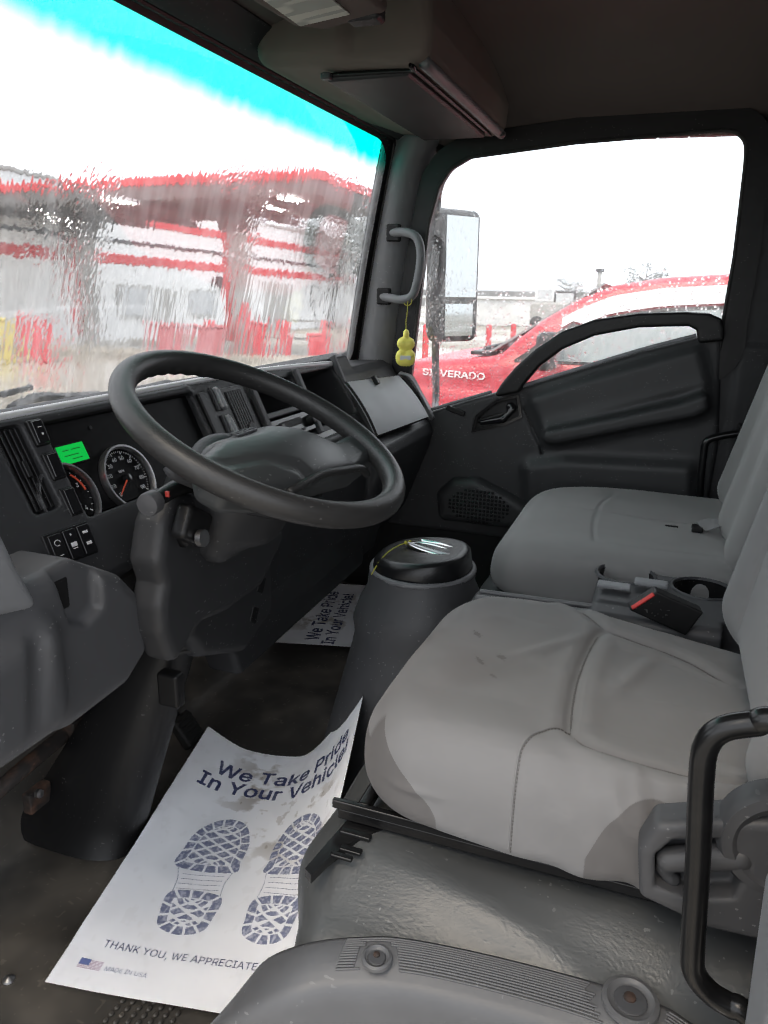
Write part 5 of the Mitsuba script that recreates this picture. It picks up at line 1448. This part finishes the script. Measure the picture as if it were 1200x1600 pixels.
# the driver's door, swung open outside the picture on the camera's left
dd = thing('driver_door', "grey driver's door standing open left of the camera, out of view", 'truck door')
hz = V(-0.93, 0.93, 0)
DD = Frame(hz, unit(V(-0.97, 0.24, 0)), (0, 0, 1), unit(V(0.24, 0.97, 0)))
shp = Polygon([(0, 1.05), (0.95, 1.2), (1.0, 2.28), (0.2, 2.3), (0, 1.9)])
hole = Polygon([(0.08, 1.62), (0.9, 1.72), (0.9, 2.2), (0.24, 2.22), (0.10, 1.9)])
add(dd, DD.mesh(extrude(shp.difference(hole), -0.04, 0.04)), 'plastic_grey', 30, 'leaf')
add(dd, DD.mesh(extrude(hole.buffer(0.01), -0.003, -0.001)), 'glass_clear', False, 'pane')

# ================================================================ outside: the yard is level, the truck leans forward a little
k_ = V(math.sin(math.radians(25)), -math.cos(math.radians(25)), 0)
KX = np.array([[0, -k_[2], k_[1]], [k_[2], 0, -k_[0]], [-k_[1], k_[0], 0]])
RE = np.eye(3) + math.sin(math.radians(-1)) * KX + (1 - math.cos(math.radians(-1))) * KX @ KX
EE = V(-1.39, 0, 1.8)


def out(key, mesh, mat, smooth=35, part=None, **kw):
    m = mesh.copy()
    m.vertices = (m.vertices - EE) @ RE.T + EYE
    return add(key, m, mat, smooth, part, **kw)


def concrete(p, n, uv):
    a = fbm(p.x * 0.35, p.y * 0.35, 0.0, 4)
    b = fbm(p.x * 4, p.y * 4, 0.0, 3)
    return mix(mi.Color3f(0.20, 0.178, 0.145), mi.Color3f(0.31, 0.28, 0.235), a * 0.7 + b * 0.3)


def wet_rough(p, n, uv):
    return 0.18 + 0.42 * smoothstep(0.38, 0.62, fbm(p.x * 0.22, p.y * 0.22, 3.0, 4))


bsdf('wet_concrete', concrete, wet_rough)
bsdf('kerb_concrete', lambda p, n, uv: mix(mi.Color3f(0.26, 0.235, 0.195), mi.Color3f(0.36, 0.33, 0.28), fbm(p.x * 3, p.y * 3, p.z * 3, 3)), 0.8)
bsdf('white_cladding', lambda p, n, uv: mix(mi.Color3f(0.80, 0.80, 0.80), mi.Color3f(0.70, 0.70, 0.69), fbm(p.x * 0.6, p.y * 0.6, p.z * 1.8, 3)), 0.6)
bsdf('red_cladding', (0.58, 0.045, 0.05), 0.5)
bsdf('black_cladding', (0.035, 0.035, 0.038), 0.5)
bsdf('canopy_soffit', lambda p, n, uv: mi.Color3f(0.13, 0.12, 0.115) * (0.85 + 0.3 * fbm(p.x * 0.8, p.y * 0.8, 0.0, 3)), 0.7)
bsdf('grey_paint', (0.38, 0.37, 0.35), 0.6)
bsdf('pale_paint', (0.75, 0.75, 0.74), 0.6)
bsdf('red_post', (0.66, 0.07, 0.085), 0.4)
bsdf('faded_red', (0.5, 0.15, 0.16), 0.6)
bsdf('yellow_paint', (0.6, 0.48, 0.14), 0.5)
bsdf('dark_glass', (0.52, 0.53, 0.54), 0.08)
bsdf('tyre', (0.02, 0.02, 0.02), 0.8)
bsdf('car_red', lambda p, n, uv: mix(mi.Color3f(0.50, 0.012, 0.03), mi.Color3f(0.56, 0.03, 0.05), noise(p.x * 60, p.y * 60, p.z * 60)), 0.3, lambda p, n, uv: noise(p.x * 110, p.y * 110, p.z * 110) * 0.0016, clearcoat=1.0, clearcoat_gloss=0.9)
bsdf('car_glass', (0.30, 0.33, 0.33), 0.06)
bsdf('car_trim', (0.02, 0.02, 0.021), 0.4)
bsdf('badge_white', (0.8, 0.8, 0.8), 0.3)
bsdf('sky_glare_pale', (0.72, 0.74, 0.74), 0.12, clearcoat=1.0)  # pale tone that holds the reflected sky
bsdf('leaf', lambda p, n, uv: mix(mi.Color3f(0.06, 0.07, 0.055), mi.Color3f(0.11, 0.12, 0.1), noise(p.x * 5, p.y * 5, p.z * 5)), 0.8)
bsdf('bark', (0.08, 0.07, 0.06), 0.9)

g = thing('ground', 'wet pale concrete yard outside the truck', 'ground', kind='structure')
gx, gy = np.meshgrid(np.concatenate([[-320], np.linspace(-40, 80, 40), [420]]), np.concatenate([[-320], np.linspace(-40, 80, 40), [420]]), indexing='ij')
out(g, thick(np.stack([gx, gy, 0 * gx], -1), V(0, 0, -0.3)), 'wet_concrete', 30)


def turned(a, b, hw, z0, z1, ch=0.03):
    """Long box on the ground from a to b."""
    a, b = V(a), V(b)
    d = unit((b - a) * V(1, 1, 0))
    M = np.stack([d, V(-d[1], d[0], 0), V(0, 0, 1)], 1)
    c = (a + b) / 2 * V(1, 1, 0) + V(0, 0, (z0 + z1) / 2)
    return cbox(c, (np.linalg.norm((b - a)[:2]) / 2, hw, (z1 - z0) / 2), ch, M)


for a, b, lab in (((8.300, 11.289, 0.000), (9.615, 10.081, 0.000), 'pale concrete kerb block seen low at the left edge of the windscreen'), ((11.987, 9.928, 0.000), (14.415, 9.499, 0.000), 'low concrete kerb behind the top of the steering wheel'), ((14.713, 9.607, 0.000), (18.356, 10.084, 0.000), 'low concrete kerb nearest the right end of the windscreen')):
    k = thing('concrete_kerb', lab, 'kerb')
    out(k, turned(a, b, 0.3, -0.1, 0.2, 0.03), 'kerb_concrete', 30)
k = thing('concrete_island', 'long low concrete island under the filling station canopy', 'kerb')
out(k, turned((19.6, 9.3, 0), (19.6, 30, 0), 0.9, -0.1, 0.16, 0.04), 'kerb_concrete', 30)

# station building
bd = thing('station_building', 'long white building with two red stripes and one black line', 'building')
A, B = V(12.0, 22.7, 0), V(56.5, 23.87, 0)
dv = unit(B - A)
nv_ = V(dv[1], -dv[0], 0)
MB = np.stack([dv, -nv_, V(0, 0, 1)], 1)


def wallbox(s0, s1, z0, z1, proud, dep, ch=0.02):
    c = A + dv * (s0 + s1) / 2 + nv_ * (proud - dep / 2) + V(0, 0, (z0 + z1) / 2)
    return cbox(c, ((s1 - s0) / 2, dep / 2, (z1 - z0) / 2), ch, MB)


out(bd, wallbox(0, 44.5, -0.1, 6.15, 0, 9.0), 'white_cladding', 30, 'wall')
out(bd, wallbox(-0.05, 44.55, 3.26, 3.66, 0.05, 0.06), 'red_cladding', 30, 'stripe')
out(bd, wallbox(14.0, 44.55, 4.98, 5.36, 0.05, 0.06), 'red_cladding', 30, 'stripe')
out(bd, wallbox(-0.05, 44.55, 4.13, 4.28, 0.05, 0.06), 'black_cladding', 30, 'black_line')
out(bd, wallbox(-0.1, 44.6, 6.15, 6.3, 0.08, 9.2), 'grey_paint', 30, 'roof_edge')
for i, (s0, w_, z0, z1) in enumerate(((15.2, 2.2, 0.9, 2.4), (18.2, 1.1, 0.0, 2.3), (20.6, 2.6, 0.9, 2.3), (25.0, 1.1, 0.0, 2.2), (29.0, 3.2, 0.0, 2.9))):
    kk = out(bd, wallbox(s0, s0 + w_, z0, z1, 0.06, 0.08), 'grey_paint', 30, 'window' if z0 > 0.5 else 'door')
    out(kk, wallbox(s0 + 0.12, s0 + w_ - 0.12, z0 + 0.12, z1 - 0.12, 0.075, 0.05), 'dark_glass' if z0 > 0.5 else 'grey_paint', 30, 'pane' if z0 > 0.5 else 'leaf')
for s0 in np.arange(2.0, 44, 3.6):
    out(bd, wallbox(s0, s0 + 0.05, 0, 3.2, 0.012, 0.03, 0.005), 'grey_paint', 30, 'joint')
k = thing('wall_sign', 'small white square sign on the building beside the red striped column', 'sign')
out(k, wallbox(11.3, 12.4, 3.1, 4.0, 0.14, 0.06), 'badge_white', 30, 'board')
out(k, wallbox(11.65, 12.05, 3.3, 3.8, 0.15, 0.02), 'grey_paint', 30, 'emblem')
k = thing('wall_box', 'small dark box fixed to the white wall below its red stripe', 'electrical box')
out(k, wallbox(23.3, 24.1, 2.45, 3.0, 0.3, 0.3), 'black_cladding', 30)

# canopy over the pumps
cn = thing('station_canopy', 'wide filling station canopy with a thin red edge and dark soffit', 'canopy')
C0, C1 = V(18.5, 9.3, 4.62), V(25.0, 32.0, 5.2)
out(cn, span(C0 + V(0.1, 0.1, 0.05), C1 - V(0.1, 0.1, 0.1), 0.03), 'canopy_soffit', 30, 'roof')
for a, b in (((C0[0], C0[1], 4.98), (C0[0] + 0.09, C1[1], 5.22)), ((C0[0] + 0.095, C0[1], 4.98), (C1[0], C0[1] + 0.09, 5.22))):
    out(cn, span(a, b, 0.01), 'red_cladding', 30, 'fascia')
for a, b in (((C0[0] + 0.02, C0[1] + 0.02, 4.58), (C0[0] + 0.09, C1[1], 4.975)), ((C0[0] + 0.095, C0[1] + 0.02, 4.58), (C1[0], C0[1] + 0.09, 4.975))):
    out(cn, span(a, b, 0.01), 'canopy_soffit', 30, 'lower_fascia')
for y in np.arange(11, 32, 2.1):
    out(cn, span((C0[0] + 0.2, y, 4.42), (C1[0] - 0.2, y + 0.14, 4.63), 0.01), 'canopy_soffit', 30, 'beam')
for i, (px, lw) in enumerate(((V((21.493, 20.677, 4.550)), 0.8), (V((18.115, 15.354, 4.550)), 0.6), (V((18.756, 10.219, 4.550)), 0.6), (V((20.495, 11.647, 4.550)), 0.4))):
    kk = out(cn, cbox(px + V(0, 0, 0.0), (0.28, lw * 0.5, 0.05), 0.02), 'badge_white', 30, 'lamp')
    e = out(kk, cbox(px + V(0, 0, -0.055), (0.24, lw * 0.46, 0.012), 0.005), 'badge_white', 30, 'lens')
    scene[e]['emitter'] = {'type': 'area', 'radiance': {'type': 'rgb', 'value': [3.2, 3.1, 2.9]}}
for p, nm in ((V((21.407, 19.866, 0.000)), 0), (V((21.191, 13.442, 0.000)), 1)):
    kk = out(cn, span((p[0] - 0.28, p[1] - 0.28, -0.05), (p[0] + 0.28, p[1] + 0.28, 4.6), 0.02), 'grey_paint', 30, 'column')
    out(kk, span((p[0] - 0.33, p[1] + 0.16, 0.5), (p[0] - 0.284, p[1] + 0.34, 4.55), 0.01), 'red_cladding', 30, 'red_strip')
    out(kk, span((p[0] - 0.6, p[1] - 0.5, 3.9), (p[0] + 0.6, p[1] + 0.5, 4.58), 0.2), 'canopy_soffit', 30, 'head')

# red guard posts
post_lab = ['first red guard post behind the steering wheel top, counted from the left', 'tall red guard post in front of the canopy column', 'wide red guard post between two red bins', 'red guard post nearest the right windscreen pillar',
            'short red guard post left of the wing mirror arm', 'red guard post right of the wing mirror', 'red guard post farther right of the wing mirror, close to the pickup roof']
for (p, h, r), lab in zip((((19.211, 13.341, 0.000), 1.22, 0.09), ((19.353, 12.128, 0.000), 1.75, 0.10), ((20.431, 11.412, 0.000), 1.22, 0.19), ((20.396, 9.969, 0.000), 1.25, 0.105), ((22.905, 7.499, 0.000), 1.15, 0.1), ((25.996, 6.090, 0.000), 1.1, 0.1), ((27.997, 5.594, 0.000), 1.1, 0.1)), post_lab):
    k = thing('guard_post', lab, 'bollard', 'red guard posts in the yard')
    p = V(p)
    out(k, lathe([(0, 0), (r, 0), (r, h - r * 0.6), (r * 0.85, h - r * 0.25), (r * 0.5, h - 0.04 * r), (0, h)], p, (0, 0, 1), 20), 'red_post', 40, 'tube')
    out(k, lathe([(0, 0), (r * 1.5, 0), (r * 1.45, 0.04), (0, 0.05)], p + V(0, 0, 0.004), (0, 0, 1), 20), 'kerb_concrete', 35, 'footing')
for (x0, x1, y0, y1, d), mat, lab in (((245, 288, 503, 541, 1.0), 'faded_red', 'large faded red bin above the steering wheel rim'), ((305, 350, 506, 541, 1.0), 'faded_red', 'dull red bin behind the first guard post'), ((396, 416, 503, 552, 0.8), 'red_post', 'narrow bright red bin just right of the tall guard post'), ((479, 502, 519, 549, 0.8), 'red_post', 'small bright red bin beside the right guard post'), ((50, 80, 492, 520, 0.8), 'red_post', 'small red bin under the canopy at the far left'), ((0, 24, 492, 518, 0.8), 'yellow_paint', 'yellow bin under the canopy at the left edge')):
    k = thing('yard_bin', lab, 'bin')
    cx = (x0 + x1) / 2
    dist = 24.5
    az = math.radians(20) - math.atan((cx - 600) / 1180)
    c = EE + V(math.cos(az), math.sin(az), 0) * dist
    wd = (x1 - x0) / 1180 * dist / 2
    zt = 1.8 - (y0 - (471 - (600 - cx) * 0.017)) / 1180 * dist
    zb = max(0.02, 1.8 - (y1 - (471 - (600 - cx) * 0.017)) / 1180 * dist)
    M = np.stack([V(math.sin(az), -math.cos(az), 0), V(math.cos(az), math.sin(az), 0), V(0, 0, 1)], 1)
    out(k, cbox((c[0], c[1], zt / 2), (wd, d * 0.45, zt / 2), 0.05, M), mat, 30, 'body')
    out(k, cbox((c[0], c[1], zt + 0.03), (wd * 1.05, d * 0.48, 0.035), 0.02, M), mat, 30, 'lid')
k = thing('pump_cabinet', 'pale pump cabinet with a lit yellow panel under the canopy', 'fuel pump')
p = V((25.475, 24.373, 0.000))
out(k, span((p[0] - 0.35, p[1] - 0.4, 0), (p[0] + 0.35, p[1] + 0.4, 1.7), 0.05), 'grey_paint', 30, 'body')
out(k, span((p[0] - 0.37, p[1] - 0.3, 0.75), (p[0] - 0.352, p[1] + 0.3, 1.45), 0.006), 'yellow_paint', 30, 'panel')
out(k, span((p[0] - 0.37, p[1] - 0.3, 0.12), (p[0] - 0.352, p[1] + 0.3, 0.6), 0.006), 'faded_red', 30, 'lower_panel')

# poles, hose, fence near the right end of the building
k = thing('lamp_pole', 'thin tall pole with a cross arm at the right end of the building', 'pole')
p = V((41.853, 18.291, 0.000))
p = EE + (p - EE) * V(0.75, 0.75, 0) * V(1, 1, 0) - V(0, 0, 1.8)
out(k, tube([p, p + V(0, 0, 3.0), p + V(0, 0, 5.6)], 0.07, 10), 'grey_paint', True, 'shaft')
out(k, tube([p + V(-0.3, 0.3, 5.2), p + V(0.9, -0.9, 5.2)], 0.04, 8), 'grey_paint', True, 'cross_arm')
k = thing('leaning_pole', 'slanting white and red barrier pole near the right windscreen pillar', 'barrier')
p = V((21.353, 9.953, 0.000))
out(k, tube([p, p + V(0.25, -0.42, 1.3)], 0.05, 10), 'red_post', True, 'lower_part')
out(k, tube([p + V(0.25, -0.42, 1.3), p + V(0.62, -1.05, 3.4)], 0.05, 10), 'badge_white', True, 'upper_part')
k = thing('air_hose', 'looped black air hose on a stand behind the red bin', 'hose')
p = V((33.603, 16.386, 0.300)) * V(1, 1, 0)
hp = [p + V(0.0, 0, 0.4), p + V(-0.1, 0.15, 1.3), p + V(-0.22, 0.33, 2.2), p + V(-0.1, 0.15, 2.6), p + V(0.1, -0.15, 2.3), p + V(0.16, -0.25, 1.5), p + V(0.3, -0.45, 1.0)]
out(k, tube(cr(hp, 8), 0.03, 8), 'black_cladding', True)
for y0 in (0.55, 1.15):
    k = thing('yard_rail', 'upper grey rail joining the guard posts' if y0 > 1 else 'lower grey rail joining the guard posts', 'rail')
    out(k, tube([V((21.763, 12.567, 0.000)) + V(0.6, 0.6, y0), V((23.086, 10.543, 0.000)) + V(0.6, 0.6, y0)], 0.035, 8), 'grey_paint', True)

# red pickup parked alongside
pk = thing('pickup_truck', 'red pickup truck parked alongside, its bonnet lettered in white', 'pickup truck')
px0 = 3.30
lower = s_ext([(2.02, 0.55), (2.06, 1.15), (1.98, 1.33), (1.6, 1.43), (1.0, 1.485), (0.4, 1.47), (-3.2, 1.46), (-3.2, 0.55)], XF, px0, px0 + 2.0, 0.10)
ghp = [(1.06, 1.40)] + [(p[1], p[2]) for p in ((3.360, 0.908, 1.571), (3.420, 0.732, 1.719), (3.450, 0.535, 1.839), (3.480, 0.340, 1.922), (3.500, 0.059, 1.968), (3.500, -0.298, 1.990))] + [(-1.2, 1.99), (-1.65, 1.90), (-1.85, 1.4)]
gh = s_ext(ghp, XF, px0 + 0.02, px0 + 1.98, 0.05)


def house(p):
    a = (-(p[:, 0] - f32(px0 + 0.03)) + (p[:, 2] - f32(1.46)) * f32(0.36)) * f32(0.94)
    b = ((p[:, 0] - f32(px0 + 1.97)) + (p[:, 2] - f32(1.46)) * f32(0.36)) * f32(0.94)
    return smax2(smax2(gh(p), a, f32(0.06)), b, f32(0.06)).astype(f32)


bulge = s_ext([(2.0, 1.1), (2.0, 1.26), (-3.1, 1.24), (-3.1, 1.0)], XF, px0 - 0.02, px0 + 0.5, 0.03)
arch_ = s_cyl((px0 - 0.2, 1.45, 0.42), (px0 + 0.5, 1.45, 0.42), 0.48)
arch2 = s_cyl((px0 - 0.2, -2.2, 0.42), (px0 + 0.5, -2.2, 0.42), 0.48)
bodyp = cut(0.02, smin(0.05, lower, bulge, house), arch_, arch2, s_path([(px0 - 0.02, 0.98, 0.7), (px0 - 0.005, 1.0, 1.46)], 0.006), s_path([(px0 - 0.01, 2.0, 1.40), (px0 - 0.01, 1.0, 1.452)], 0.006))
out(pk, nets(bodyp, (3.2, -3.3, 0.5), (5.4, 2.2, 2.1), 0.024), 'car_red', True, 'body')


def side_at(y, z, off):
    return (px0 + 0.03 + (z - 1.46) * 0.36 - off, y, z)


def sidepoly(pts, off, t):
    m = trimesh.creation.extrude_polygon(Polygon(pts), t, engine='earcut')
    v = m.vertices
    m.vertices = np.array([side_at(a[0], a[1], off + a[2]) for a in v])
    m.invert()
    return m


def lowered(y, d):
    q = np.array(ghp[:-1])
    return np.interp(-y, -q[:, 0], q[:, 1]) - d


ys = np.linspace(0.88, -0.62, 24)
top_ = [(y, max(lowered(y, 0.175 if y < 0.5 else 0.13), 1.475)) for y in ys]
out(pk, sidepoly(top_ + [(-0.62, 1.46), (0.88, 1.46)], 0.004, 0.006), 'car_trim', 30, 'window_surround')
out(pk, sidepoly([(y, z - 0.022) for y, z in top_[2:-1]] + [(-0.58, 1.475), (0.70, 1.475)], 0.013, 0.004), 'car_glass', 30, 'side_window')
out(pk, sidepoly([(y, lowered(y, 0.062)) for y in ys[4:]] + [(y, z + 0.012) for y, z in top_[4:][::-1]], 0.012, 0.012), 'sky_glare_pale', 40, 'sky_glare_strip')  # pale strip added above the side window to stand for reflected sky
out(pk, sidepoly([(-0.66, 1.475), (-0.66, 1.80), (-1.5, 1.74), (-1.6, 1.475)], 0.006, 0.006), 'car_glass', 30, 'rear_window')
q = [V(px0 + 0.16, 1.02, 1.475), V(px0 + 1.84, 1.02, 1.475), V(px0 + 1.74, 0.36, 1.90), V(px0 + 0.26, 0.36, 1.90)]
out(pk, thick(np.array([[q[0], q[3]], [q[1], q[2]]]) + V(0, 0.035, 0.03), V(0, 0.01, 0.01)), 'car_glass', 30, 'windscreen')
out(pk, hullbox((px0 + 0.55, 1.13, 1.498), (0.40, 0.06, 0.012), 0.008), 'car_trim', 35, 'cowl')
out(pk, tube([(px0 + 0.35, 1.14, 1.52), (px0 + 0.75, 1.10, 1.53), (px0 + 1.2, 1.02, 1.515)], 0.012, 8), 'car_trim', True, 'wiper')
mm = hullbox((px0 - 0.12, 0.66, 1.54), (0.11, 0.06, 0.11), 0.04)
out(pk, mm, 'car_trim', 40, 'door_mirror')
out(pk, hullbox((px0 - 0.12, 0.595, 1.54), (0.09, 0.004, 0.09), 0.003), 'mirror', 30, 'mirror_glass')
for y in (1.45, -2.2):
    wk = out(pk, lathe([(0, 0), (0.37, 0), (0.40, 0.04), (0.40, 0.22), (0.37, 0.26), (0, 0.26)], (px0 + 0.03, y, 0.40), (1, 0, 0), 36), 'tyre', 40, 'wheel')
    out(wk, lathe([(0, 0), (0.10, 0.0), (0.24, 0.02), (0.26, 0.0), (0.26, 0.05), (0, 0.05)], (px0 + 0.01, y, 0.40), (1, 0, 0), 24), 'chrome', 35, 'rim')
m = meshkit.text_mesh('SILVERADO', 0.05, 0.006, True)
m.apply_translation(-m.bounds.mean(0))
m.apply_scale([0.405 / (m.bounds[1][0] - m.bounds[0][0]), 0.043 / (m.bounds[1][1] - m.bounds[0][1]), 1])
bf = Frame((px0 - 0.010, 1.255, 1.372), (0, -1, -0.035), (0, -0.035, 1), (-1, 0, 0))
out(pk, bf.mesh(m), 'badge_white', False, 'badge')

# far things behind the pickup: shed, parked plant, masts, trees
k = thing('distant_shed', 'pale low shed far off behind the pickup bonnet', 'shed')
p = V((50.236, 9.948, 0.600))
d_ = unit((p - EE) * V(1, 1, 0))
s_d = V(d_[1], -d_[0], 0)
far = EE * V(1, 1, 0) + d_ * 70
Mf = np.stack([s_d, d_, V(0, 0, 1)], 1)
out(k, cbox(far + V(0, 0, 1.1), (7.5, 3, 1.1), 0.05, Mf), 'white_cladding', 30, 'wall')
out(k, cbox(far + V(0, 0, 2.3), (7.8, 3.3, 0.12), 0.05, Mf), 'pale_paint', 30, 'roof')
for i in range(5):
    out(k, cbox(far - d_ * 3.02 + s_d * (-6 + 3 * i) + V(0, 0, 1.0), (0.6, 0.04, 0.9), 0.02, Mf), 'pale_paint', 30, 'door')
for i, (px, top, w_, lab) in enumerate(((842, 449, 1.3, 'boxy white machine far behind the pickup, left one'), (872, 455, 1.5, 'dark machine with a pale cab far behind the pickup, right one'))):
    k = thing('parked_plant', lab, 'construction machine')
    az = math.radians(20) - math.atan((px - 600) / 1180)
    c = V(EE[0] + 60 * math.cos(az), EE[1] + 60 * math.sin(az), 0)
    M = np.stack([V(math.sin(az), -math.cos(az), 0), V(math.cos(az), math.sin(az), 0), V(0, 0, 1)], 1)
    z1 = 1.8 + (471 + (px - 600) * 0.017 - top) / 1180 * 60
    out(k, cbox(c + V(0, 0, 1.2), (w_, 1.0, 0.8), 0.15, M), 'grey_paint', 30, 'hull')
    out(k, cbox(c + M @ V(-0.3, 0, 0) + V(0, 0, (z1 + 2.0) / 2), (w_ * 0.55, 0.8, (z1 - 2.0) / 2), 0.1, M), 'badge_white' if i == 0 else 'black_cladding', 30, 'cab')
    out(k, cbox(c + M @ V(-0.3, -0.82, 0) + V(0, 0, z1 - 0.55), (w_ * 0.42, 0.03, 0.35), 0.02, M), 'dark_glass', 30, 'window')
    for sx in (-0.6, 0.6):
        out(k, lathe([(0, 0), (0.5, 0), (0.5, 0.3), (0, 0.3)], c + M @ V(w_ * sx, -1.1, 0.5), M[:, 1], 20), 'tyre', 35, 'wheel')
k = thing('distant_mast', 'short pale mast rising far behind the pickup roof', 'mast')
az = math.radians(20) - math.atan((915 - 600) / 1180)
c = V(EE[0] + 60 * math.cos(az), EE[1] + 60 * math.sin(az), 0)
out(k, tube([c, c + V(0, 0, 2.5), c + V(0, 0, 4.4)], 0.16, 8), 'grey_paint', True, 'shaft')
out(k, cbox(c + V(0, 0, 4.3), (0.3, 0.3, 0.12), 0.03), 'black_cladding', 30, 'head')


def tree(label, px, dist, h, wd, seed):
    r = np.random.default_rng(seed)
    k = thing('tree', label, 'tree', 'far trees behind the yard')
    az = math.radians(20) - math.atan((px - 600) / 1180)
    c = V(EE[0] + dist * math.cos(az), EE[1] + dist * math.sin(az), 0)
    parts = [tube(cr([c, c + V(0.1, 0, h * 0.3), c + V(-0.1, 0.1, h * 0.6), c + V(0, 0, h * 0.9)], 4), np.linspace(h * 0.035, h * 0.008, 13), 8)]
    tips = []
    for _ in range(16):
        a, z = r.uniform(0, 6.28), h * r.uniform(0.35, 0.85)
        e = c + V(math.cos(a) * wd * r.uniform(0.5, 1), math.sin(a) * wd * r.uniform(0.5, 1), z + h * r.uniform(0.05, 0.2))
        parts.append(tube([c + V(0, 0, z), (c + V(0, 0, z)) * 0.4 + e * 0.6 + V(0, 0, 0.1), e], [h * 0.012, h * 0.008, h * 0.003], 5))
        tips.append(e)
    out(k, cat(parts), 'bark', True, 'trunk')
    n = 2600
    i = r.integers(0, len(tips), n)
    o = np.array(tips)[i] + r.normal(0, 1, (n, 3)) * V(wd, wd, h * 0.35) * 0.23
    a, b = r.normal(0, 1, (n, 3)), r.normal(0, 1, (n, 3))
    a /= np.linalg.norm(a, axis=1, keepdims=True)
    b /= np.linalg.norm(b, axis=1, keepdims=True)
    sz = h * 0.018 * r.uniform(0.6, 1.4, (n, 1))
    v = np.stack([o + a * sz, o + b * sz, o - a * sz], 1).reshape(-1, 3)
    out(k, trimesh.Trimesh(v, np.arange(3 * n).reshape(-1, 3), process=False), 'leaf', False, 'crown')


tree('small dark tree poking up just behind the pickup roof', 985, 75, 5.2, 1.7, 3)
tree('hazy bush behind the machines left of the mast', 868, 90, 4.6, 2.2, 4)
tree('leafy tree seen under the right end of the canopy', 515, 55, 7.5, 3.0, 5)
tree('leafy tree beyond the right end of the building', 575, 60, 8.0, 3.0, 6)
